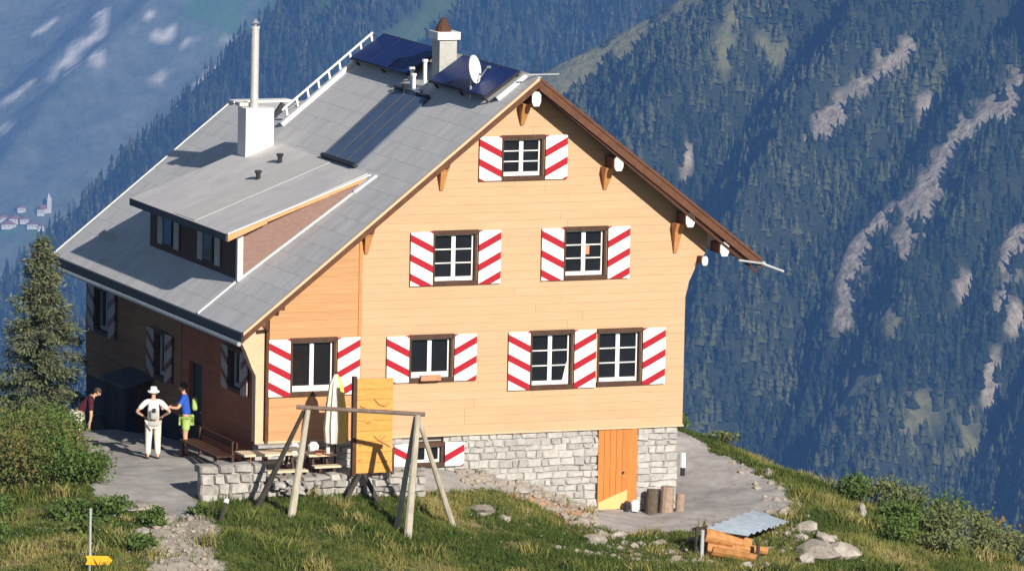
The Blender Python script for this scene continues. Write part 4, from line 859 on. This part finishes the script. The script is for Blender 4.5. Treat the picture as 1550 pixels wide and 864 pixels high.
# ------------------------------------------------------------------ people (skin-modifier figures)
def skin_mesh(name, nodes, edges, m, parent, sub=2, root=0):
    me = bpy.data.meshes.new(name); ks = list(nodes); me.from_pydata([nodes[k][0] for k in ks], [(ks.index(a), ks.index(b)) for a, b in edges], [])
    o = bpy.data.objects.new('t_'+name, me); COL.objects.link(o)
    md = o.modifiers.new('s', 'SKIN'); md.use_smooth_shade = True; md.branch_smoothing = .4
    for i, k in enumerate(ks):
        r = nodes[k][1]; r = (r, r) if isinstance(r, (int, float)) else r; me.skin_vertices[0].data[i].radius = r; me.skin_vertices[0].data[i].use_root = (i == root)
    sb = o.modifiers.new('u', 'SUBSURF'); sb.levels = sub; sb.render_levels = sub
    dg = bpy.context.evaluated_depsgraph_get(); dg.update(); nm = bpy.data.meshes.new_from_object(o.evaluated_get(dg)); nm.name = name
    bpy.data.objects.remove(o); nm.materials.clear(); nm.materials.append(m)
    o = bpy.data.objects.new(name, nm); COL.objects.link(o); o.parent = parent; ORG[o.name] = Vector((0,0,0)); return o
def person(loc, rz, label, H=1.68, bend=0., arms=((.28,0,-.28,.12,.10,-.50),)*2, top=None, legs=None, shorts=False, hat=None, hair=True, knee=0.):
    r = empty('person', loc, label, 'person', None, rz); k = H/1.7; ORG[r.name] = Vector((0,0,0))
    def rotb(p):       # bend forward (towards +y) about the hips
        x, y, z = p; h = .92; dz_ = z-h; c, s = math.cos(bend), math.sin(bend); return (x, y*c+dz_*s, h+dz_*c-y*s)
    P = lambda p, b_=True: tuple(k*q for q in (rotb(p) if b_ else p))
    N = {'pelvis':(P((0,0,.93)),(.155*k,.11*k)),'waist':(P((0,.0,1.08)),(.135*k,.10*k)),'chest':(P((0,.01,1.28)),(.16*k,.115*k)),'neck0':(P((0,0,1.43)),(.09*k,.08*k)),'neck':(P((0,.01,1.49)),.052*k),
       'jaw':(P((0,.03,1.55)),(.062*k,.07*k)),'head':(P((0,.02,1.62)),(.078*k,.095*k)),'crown':(P((0,.01,1.68)),(.06*k,.07*k)),'nose':(P((0,.125,1.60)),.014*k)}
    E = [('pelvis','waist'),('waist','chest'),('chest','neck0'),('neck0','neck'),('neck','jaw'),('jaw','head'),('head','crown'),('head','nose')]
    B = {}
    for s, nm in ((-1,'l'),(1,'r')):
        a = arms[0 if s < 0 else 1]     # elbow offset (out, fwd, down), hand offset from elbow
        sh_ = (s*.19,0,1.39); el = (sh_[0]+s*a[0]*.4, a[1], 1.39+a[2]); wr = (el[0]+s*a[3]*.3-s*.02, el[1]+a[4], el[2]+a[5]*.5)
        N['sh'+nm] = (P(sh_),.06*k); N['el'+nm] = (P(el),.042*k); N['wr'+nm] = (P(wr),.028*k)
        dv = (Vector(wr)-Vector(el)).normalized(); pm = Vector(wr)+dv*.075; N['pm'+nm] = (P(tuple(pm)),(.038*k,.018*k))
        E += [('neck0','sh'+nm),('sh'+nm,'el'+nm),('el'+nm,'wr'+nm),('wr'+nm,'pm'+nm)]
        side = dv.cross(Vector((s,0,0))); side = side.normalized() if side.length > .1 else Vector((0,1,0))
        for f_, ln in enumerate((.065,.078,.072,.055)):
            q = pm+side*(f_-1.5)*.02+dv*ln; q2 = q+Vector((-s*.02,0,0))+dv*.01; N['f%d%s' % (f_,nm)] = (P(tuple(q2)),.0085*k); E.append(('pm'+nm,'f%d%s' % (f_,nm)))
        q = Vector(wr)+dv*.04+side*.05; N['th'+nm] = (P(tuple(q)),.011*k); E.append(('wr'+nm,'th'+nm))
        kn = (s*.11, .03+knee, .50); an = (s*.12, -.01, .09)
        N['hip'+nm] = (P((s*.10,0,.86),False),.098*k); N['kn'+nm] = (P(kn,False),.062*k); N['an'+nm] = (P(an,False),.04*k); N['toe'+nm] = (P((s*.14,.15,.035),False),(.042*k,.03*k)); N['heel'+nm] = (P((s*.12,-.05,.04),False),.036*k)
        E += [('pelvis','hip'+nm),('hip'+nm,'kn'+nm),('kn'+nm,'an'+nm),('an'+nm,'toe'+nm),('an'+nm,'heel'+nm)]
    skin_mesh('body', N, E, M_skin, r)
    g = lambda n_, s_: (N[n_][0], tuple(q+s_*k for q in N[n_][1]) if isinstance(N[n_][1], tuple) else N[n_][1]+s_*k)
    sn = {a: g(a, .018) for a in ('pelvis','waist','chest','neck0','shl','shr')}; lp = lambda a, b_, t: tuple(Vector(N[a][0]).lerp(Vector(N[b_][0]), t))
    for nm in 'lr': sn['sl'+nm] = (lp('sh'+nm,'el'+nm,.75), .062*k)
    skin_mesh('shirt', sn, [('pelvis','waist'),('waist','chest'),('chest','neck0'),('neck0','shl'),('neck0','shr'),('shl','sll'),('shr','slr')], top, r)
    tn = {'pelvis': g('pelvis', .025)}; te = []
    for nm in 'lr':
        tn['hip'+nm] = g('hip'+nm, .022); te.append(('pelvis','hip'+nm))
        if shorts: tn['e'+nm] = (lp('hip'+nm,'kn'+nm,.8), .088*k); te.append(('hip'+nm,'e'+nm))
        else: tn['kn'+nm] = g('kn'+nm,.026); tn['an'+nm] = g('an'+nm,.03); te += [('hip'+nm,'kn'+nm),('kn'+nm,'an'+nm)]
    skin_mesh('shorts' if shorts else 'trousers', tn, te, legs, r)
    for nm in 'lr':
        skin_mesh('shoe', {'a': ((N['heel'+nm][0]),.048*k),'b': ((N['toe'+nm][0]),(.052*k,.04*k))}, [('a','b')], M_poledk, r, 1)
    c = Vector(N['head'][0]); t = Vector(N['crown'][0])
    if hat:
        b = MB(); ax = (t-c).normalized(); b.tube(c+ax*.035*k, c+ax*.05*k, .15*k, .14*k, n=16); b.tube(c+ax*.05*k, c+ax*.15*k, .10*k, .075*k, n=16); b.build('hat', hat, r, local=True)
    else:
        b = MB(); b.blob(tuple(c+(t-c)*.55+Vector((0,-.02,0))), (.088*k,.10*k,.085*k), 3, 2, .05); b.build('hair', M_hair, r, local=True, smooth=True)
    for s in (-1, 1):
        e_ = Vector(N['head'][0])+(Vector(N['nose'][0])-Vector(N['head'][0]))*.85+Vector((s*.03*k,0,.02*k)); b = MB(); b.blob(tuple(e_), (.01,.01,.008), 1, 1, 0); b.build('eye', M_dark, r, local=True)
        er = Vector(N['head'][0])+Vector((s*.082*k,0,-.01)); b = MB(); b.blob(tuple(er), (.012,.02,.032), 1, 1, 0); b.build('ear', M_skin, r, local=True)
    m_ = Vector(N['jaw'][0])+Vector((0,.075*k,.0)); b = MB(); b.blob(tuple(m_), (.022,.008,.006), 1, 1, 0); b.build('mouth', M_pink, r, local=True)
    return r, N, k
M_beltpack = mat('grey_pack_cloth', (.34,.33,.33), (.5,.49,.47), 9, .9)
def box_pack(parent, c, s, m, name='backpack'):
    b = MB(); b.blob((0,0,0), (1,1,1), 2, 3, .03); b.v = [(c[0]+math.copysign(abs(x)**.6, x)*s[0]*.8, c[1]+math.copysign(abs(y)**.6, y)*s[1]*.8, c[2]+math.copysign(abs(z)**.6, z)*s[2]*.8) for x, y, z in b.v]
    o = b.build(name, m, parent, local=True, smooth=True); return o
rz = -.30
pA, NA, kA = person((-1.55, 2.75, gz(-1.55,2.75)+.02), rz, 'person seen from behind in a white hat, white shirt and cream trousers', 1.64, .04, ((.55,.05,-.24,-.5,.20,-.25),(.55,.05,-.24,-.5,.20,-.25)), M_cloth, M_beige, hat=M_cloth)
o = box_pack(pA, (.02,-.17,1.08), (.12,.08,.16), M_beltpack); b = MB(); b.box((-.03,-.26,1.14),(.05,-.245,1.24)); b.build('pocket', M_dark, o, local=True)
o = box_pack(pA, (.0,-.15,.86), (.17,.07,.08), M_beltpack, 'hip_bag')
pB, NB, kB = person((-.62, 3.05, gz(-.62,3.05)+.02), 1.25, 'person in a blue shirt and yellow-green shorts standing in the shade of the side wall', 1.72, .12, ((.4,.18,-.2,-.1,.26,.1),(.4,.18,-.22,-.1,.24,-.05)), M_blue, M_green, shorts=True, hat=None)
o = box_pack(pB, (.0,-.19,1.24), (.15,.09,.2), M_green)
pC, NC, kC = person((-2.62, 5.2, gz(-2.62,5.2)+.0), -1.9, 'person bending forward in a maroon top and cream trousers behind the left shrubs', 1.66, .75, ((.2,.28,-.28,.1,.1,-.3),)*2, M_maroon, M_beige, hat=None)
cup = MB(); cup.tube((0,0,0),(0,0,.16),.06,.08,n=12); o = cup.build('white_bag', M_cloth, None, local=True); o.location = (-.95, 3.1, .33); bpy.data.objects.remove(o)
# ------------------------------------------------------------------ vegetation close by
def leafmat(name, stops, trans=.25):
    m = bpy.data.materials.new(name); m.use_nodes = True; n = m.node_tree; b = n.nodes['Principled BSDF']; b.inputs['Roughness'].default_value = .7; b.inputs['Specular IOR Level'].default_value = .15
    A = n.nodes.new('ShaderNodeAttribute'); A.attribute_name = 'tint'; rp = n.nodes.new('ShaderNodeValToRGB'); e = rp.color_ramp.elements
    e[0].position = 0; e[0].color = (*stops[0],1); e[1].position = 1; e[1].color = (*stops[-1],1)
    for i, s in enumerate(stops[1:-1]): q = e.new((i+1)/(len(stops)-1)); q.color = (*s,1)
    n.links.new(A.outputs['Fac'], rp.inputs[0]); n.links.new(rp.outputs[0], b.inputs['Base Color'])
    tr = n.nodes.new('ShaderNodeBsdfTranslucent'); n.links.new(rp.outputs[0], tr.inputs[0]); mx = n.nodes.new('ShaderNodeMixShader'); mx.inputs[0].default_value = trans
    n.links.new(b.outputs[0], mx.inputs[1]); n.links.new(tr.outputs[0], mx.inputs[2]); n.links.new(mx.outputs[0], n.nodes['Material Output'].inputs[0]); return m
M_grass = leafmat('grass_blades', [(.065,.105,.02),(.155,.185,.045),(.28,.26,.08),(.45,.37,.17)])
M_lgreen = leafmat('green_leaves', [(.045,.09,.02),(.11,.17,.04),(.21,.27,.08)])
M_lred = leafmat('autumn_leaves', [(.06,.11,.025),(.12,.19,.05),(.20,.17,.06),(.30,.18,.08)])
M_lsage = leafmat('sage_leaves', [(.07,.10,.035),(.16,.19,.075),(.27,.27,.12)])
M_lorange = leafmat('orange_leaves', [(.16,.12,.02),(.36,.20,.03),(.45,.30,.06)])
M_needle = leafmat('spruce_needles', [(.06,.08,.045),(.13,.15,.08),(.24,.25,.13)], .15)
def quads(C, A, B, tint):    # centre, two half axes -> quads
    V = np.stack([C-A-B*.3, C+A*.15-B, C+A, C+A*.15+B], 1).reshape(-1, 3); Q = np.arange(len(V)).reshape(-1, 4); return V, Q, np.repeat(tint, 4)
def rdir(rs, n):
    v = rs.normal(size=(n, 3)); return v/np.linalg.norm(v, axis=1)[:, None]
def leaf_cloud(rs, c, r, n, s, clumps=14):
    cl = rdir(rs, clumps)*rs.uniform(.45, 1., (clumps, 1))*np.array(r)*.8; k = rs.randint(0, clumps, n)
    P = np.array(c)+cl[k]+rs.normal(size=(n, 3))*np.array(r)*.24
    nrm = rdir(rs, n)+np.array((0,-.3,.6)); nrm /= np.linalg.norm(nrm, axis=1)[:, None]; a = np.cross(nrm, rdir(rs, n)); a /= np.linalg.norm(a, axis=1)[:, None]; b = np.cross(nrm, a)
    sz = s*rs.uniform(.6, 1.4, (n, 1)); t = np.clip(.25+.5*rs.rand(n)+.35*(rs.rand(clumps)-.5)[k], 0, 1)
    return quads(P, a*sz, b*sz*.55, t)
def shrub(x, y, h, w, label, m, n=900, s=.05, seed=0, group='shrubs on the knoll', name='shrub', d=None):
    rs = np.random.RandomState(seed); z = gz(x, y)-.03; r = empty(name, (x, y, z), label, 'bush', group)
    V, Q, T = leaf_cloud(rs, (0,0,h*.55), (w, d or w, h*.5), n, s, max(8, int(n/70)))
    V[:, 2] = np.abs(V[:, 2]); o = np_mesh('foliage', V, Q, m, dict(tint=T)); o.parent = r; tag(o, kind='stuff')
    b = MB()
    for i in range(7): q = rs.uniform(-1, 1, 2); b.tube((q[0]*.08,q[1]*.08,-.1),(q[0]*w*.8,q[1]*w*.7,h*rs.uniform(.5,.85)),.016,.006,n=5)
    b.build('stem', M_bark, r, local=True); r.children[-1]['kind'] = 'stuff'; return r
ls = [(-6.7,.6,1.35,.95,'reddish shrub at the left edge of the picture, lowest of the autumn thicket',0),(-5.7,.2,1.3,.85,'rusty autumn shrub above the left meadow, second from the left edge',0),(-4.75,.5,1.15,.75,'green-topped shrub at the right foot of the autumn thicket beside the terrace edge',1),
 (-5.9,2.0,1.5,.95,'tall red-brown shrub in the middle of the autumn thicket',0),(-4.9,2.0,1.45,.85,'red-brown shrub of the thicket closest to the paved terrace corner',0),(-5.1,3.8,1.5,.9,'dull green shrub behind the middle of the autumn thicket',1),
 (-4.1,3.3,1.2,.75,'bright green shrub at the thicket\'s right edge below the bending person',1),(-3.7,4.7,1.05,.7,'green shrub in front of the bending person',1),(-4.6,6.4,.8,.7,'low green shrub behind the thicket at the foot of the conifer',1),(-3.3,6.6,.6,.5,'small green shrub between the conifer and the bending person',1),
 (-6.3,3.6,1.6,.95,'green shrub at the far left edge behind the red-brown ones',1),(-4.05,1.6,.95,.6,'low reddish shrub hanging over the terrace edge',0),
 (-3.35,3.9,.95,.55,'green shrub poking over the paving just below the bending person',1),(-3.9,.3,.7,.5,'low green shrub at the front left corner of the terrace paving',1)]
for i, (x, y, h, w, lb, g) in enumerate(ls): shrub(x, y, h*1.18, w, lb, M_lgreen if g else M_lred, 2300, .042, 100+i, 'shrubs of the thicket left of the terrace')
lg = [(-5.3,-2.6,.50,.55,'leafy green herb clump at the lower left corner of the terrace bank'),(-4.5,-3.2,.55,.5,'leafy green clump right of the top of the signpost'),(-3.85,-4.1,.45,.35,'dark green clump on the left edge of the gravel track'),(-5.4,-4.6,.45,.5,'broad green clump behind the signpost'),
 (-5.0,-6.6,.4,.4,'green clump between the signpost and the gravel track at the bottom'),(-7.3,-3.2,.45,.6,'green clump in the meadow left of the signpost'),(-2.5,-3.2,.30,.28,'small green clump at the foot of the parapet stub'),(-6.6,-1.2,.5,.6,'green clump below the red-brown thicket')]
for i, (x, y, h, w, lb) in enumerate(lg): shrub(x, y, h, w, lb, M_lgreen, 750, .05, 130+i, 'herb clumps in the left meadow')
rg = [(15.7,.7,.62,.5,'first sage green shrub of the right-hand crest, next to the grassy slope'),(16.5,.9,.85,.6,'second sage green shrub on the right-hand crest'),(17.3,.9,1.1,.65,'tall sage green shrub in the middle of the right-hand crest'),(18.0,.3,1.15,.65,'tall shrub right of the middle of the crest row'),(18.8,.2,1.05,.65,'shrub near the right end of the crest row'),
 (19.5,-.5,.85,.6,'last sage green shrub at the right edge of the picture'),(16.4,-.7,.7,.6,'low sage green shrub in front of the crest row, left one'),(17.4,-.9,.9,.7,'wide shrub in front of the middle of the crest row'),(18.3,-1.4,.8,.7,'low shrub in the bottom right corner'),(15.6,-2.0,.55,.5,'small shrub by the right-hand outcrop rock'),(16.6,-2.4,.55,.6,'low shrub at the bottom edge right of the outcrop rock')]
for i, (x, y, h, w, lb) in enumerate(rg): shrub(x, y, h, w, lb, M_lsage if i % 3 else M_lgreen, 1300, .045, 150+i, 'shrubs along the right-hand crest')
shrub(20.1, 1.6, 1.5, .42, 'yellow-orange autumn bush at the right edge of the picture', M_lorange, 600, .05, 170, None)
shrub(13.0, 5.7, .35, .45, 'small dark green bush by the far right corner of the hut', M_lgreen, 700, .045, 171, None)
shrub(13.9, 4.9, .3, .5, 'low olive bush on the grassy berm right of the hut', M_lsage, 500, .045, 172, None)
# near spruce
def spruce(x, y, h, w, label, seed):
    rs = np.random.RandomState(seed); z = gz(x, y)-.1; r = empty('spruce_tree', (x, y, z), label, 'tree')
    b = MB(); b.tube((0,0,0),(.03,.02,h*.55),.10,.06,n=8); b.tube((.03,.02,h*.55),(0,0,h),.06,.008,n=8)
    b.build('trunk', M_bark, r, local=True); lb_ = MB(); VV = []; QQ = []; TT = []; base = 0
    for i in range(170):
        t = (i+rs.rand())/170; zz = h*(.05+.93*t); L = w*(1-t)**.8*rs.uniform(.5, 1.12)+.06; a = rs.uniform(0, 6.283); dr = np.array((math.cos(a), math.sin(a), -.22+.45*t)); dr /= np.linalg.norm(dr)
        p0 = np.array((0,0,zz)); p1 = p0+dr*L; lb_.tube(tuple(p0), tuple(p1), .018, .005, n=4)
        n = int(24+130*L); u = rs.rand(n, 1)**.7; P = p0+dr*L*u+rs.normal(size=(n, 3))*np.array((.10,.10,.07)); P[:, 2] -= .05*rs.rand(n)
        ax = dr[None]*.6+rs.normal(size=(n, 3))*.5+np.array((0,0,-.15)); ax /= np.linalg.norm(ax, axis=1)[:, None]; bx = np.cross(ax, rdir(rs, n)); bx /= np.linalg.norm(bx, axis=1)[:, None]
        s = rs.uniform(.04, .085, (n, 1)); V, Q, T = quads(P, ax*s, bx*s*.32, np.clip(.15+.6*u[:, 0]*rs.rand(n)+.25*rs.rand(), 0, 1)); VV.append(V); QQ.append(Q+base); TT.append(T); base += len(V)
    lb_.build('limb', M_bark, r, local=True)['kind'] = 'stuff'
    o = np_mesh('crown', np.concatenate(VV), np.concatenate(QQ), M_needle, dict(tint=np.concatenate(TT))); o.parent = r; tag(o, kind='stuff'); return r
spruce(-1.95, 10.2, 5.1, 1.65, 'sparse olive-green conifer standing left of the hut\'s rear corner', 5)
# grass
def grass(n, xr, yr, hr, seed, name, dens=None):
    rs = np.random.RandomState(seed); X = rs.uniform(*xr, n); Y = rs.uniform(*yr, n)
    bad = inpoly(X, Y, [(0,0),(10.7,0),(10.7,12.6),(0,12.6)]) | soft(X, Y, TERR, .2) | soft(X, Y, PATH, .2) | (soft(X, Y, GRAV, .3) & (rs.rand(n) > .06)) | (soft(X, Y, SOIL, .45) & (rs.rand(n) > .05)) | (inpoly(X, Y, LEDGE) & (rs.rand(n) > .5))
    pn = fbm(X*.8, Y*.8, 3, 9); bad |= (pn < -.16) & (rs.rand(n) > .45)
    X = X[~bad]; Y = Y[~bad]; n = len(X); Z = ground_z(X, Y)
    lush = np.exp(-((X-5.5)/2.2)**2-((Y+5)/2.2)**2); t0 = np.clip(.27+1.9*fbm(X*.55, Y*.55, 3, 5)+1.*fbm(X*3, Y*3, 2, 6)-.5*lush, 0, 1)
    VV = []; TT = []; K = 5
    for k in range(K):
        a = rs.uniform(0, 6.283, n); h = rs.uniform(*hr, n)*(1+1.2*np.clip(fbm(X*1.3, Y*1.3, 2, 8), -.4, .6))*(1+.3*lush); w = rs.uniform(.009, .02, n); lx = rs.normal(size=n)*.4*h; ly = rs.normal(size=n)*.4*h; ox = rs.normal(size=n)*.04; oy = rs.normal(size=n)*.04
        b0 = np.stack([X+ox-np.cos(a)*w, Y+oy-np.sin(a)*w, Z-.02], -1); b1 = np.stack([X+ox+np.cos(a)*w, Y+oy+np.sin(a)*w, Z-.02], -1); tp = np.stack([X+ox+lx, Y+oy+ly, Z+h], -1)
        VV.append(np.stack([b0, b1, tp], 1).reshape(-1, 3)); TT.append(np.repeat(np.clip(t0+rs.normal(size=n)*.12, 0, 1), 3))
    V = np.concatenate(VV); o = np_mesh(name, V, np.arange(len(V)).reshape(-1, 3), M_grass, dict(tint=np.concatenate(TT))); tag(o, 'green and straw-coloured meadow grass covering the knoll around the hut', 'grass', kind='stuff')
grass(90000, (-10, 21), (-10, 7.5), (.05, .15), 3, 'meadow_grass')
def stalks(n, seed):
    rs = np.random.RandomState(seed); cx = rs.uniform(-9, 20, 260); cy = rs.uniform(-9.5, 5.5, 260); k = rs.randint(0, 260, n); X = cx[k]+rs.normal(size=n)*.16; Y = cy[k]+rs.normal(size=n)*.16
    bad = inpoly(X, Y, [(-.1,-2.2),(10.9,-.3),(10.7,12.6),(0,12.6)]) | soft(X, Y, TERR, .1) | soft(X, Y, PATH, .1); X = X[~bad]; Y = Y[~bad]; k = k[~bad]; n = len(X); Z = ground_z(X, Y)
    h = rs.uniform(.14, .32, n)*(.6+.7*rs.rand(260)[k]); a = rs.uniform(0, 6.283, n); w = .012; lx = rs.normal(size=n)*.35*h; ly = rs.normal(size=n)*.35*h
    b0 = np.stack([X-np.cos(a)*w, Y-np.sin(a)*w, Z-.02], -1); b1 = np.stack([X+np.cos(a)*w, Y+np.sin(a)*w, Z-.02], -1); m1 = np.stack([X+lx*.5+np.cos(a)*w*.8, Y+ly*.5+np.sin(a)*w*.8, Z+h*.6], -1); tp = np.stack([X+lx, Y+ly, Z+h], -1)
    V = np.stack([b0, b1, m1, tp], 1).reshape(-1, 3); t = np.repeat(np.clip(rs.rand(260)[k]*.9+rs.normal(size=n)*.1, 0, 1), 4)
    o = np_mesh('tall_grass', V, np.arange(len(V)).reshape(-1, 4), M_grass, dict(tint=t)); tag(o, 'taller loose tufts of grass and weeds standing out of the meadow', 'grass', kind='stuff')
stalks(22000, 19)
# small white and yellow flowers in the left meadow
rs = random.Random(8); b = MB()
for i in range(260):
    x = rs.uniform(-9, -3.6) if i % 3 else rs.uniform(3, 14); y = rs.uniform(-8, -1.5)
    if inpoly(np.array([x]), np.array([y]), PATH)[0]: continue
    z = gz(x, y)+rs.uniform(.12, .24); r_ = rs.uniform(.012, .024); b.add([(x-r_,y,z),(x,y-r_,z+r_*.6),(x+r_,y,z),(x,y+r_,z-r_*.6),(x,y,z+r_)], [(0,1,4),(1,2,4),(2,3,4),(3,0,4),(0,3,2,1)])
tag(b.build('wild_flowers', M_cloth), 'tiny pale wild flowers scattered in the meadow', 'flowers', kind='stuff')
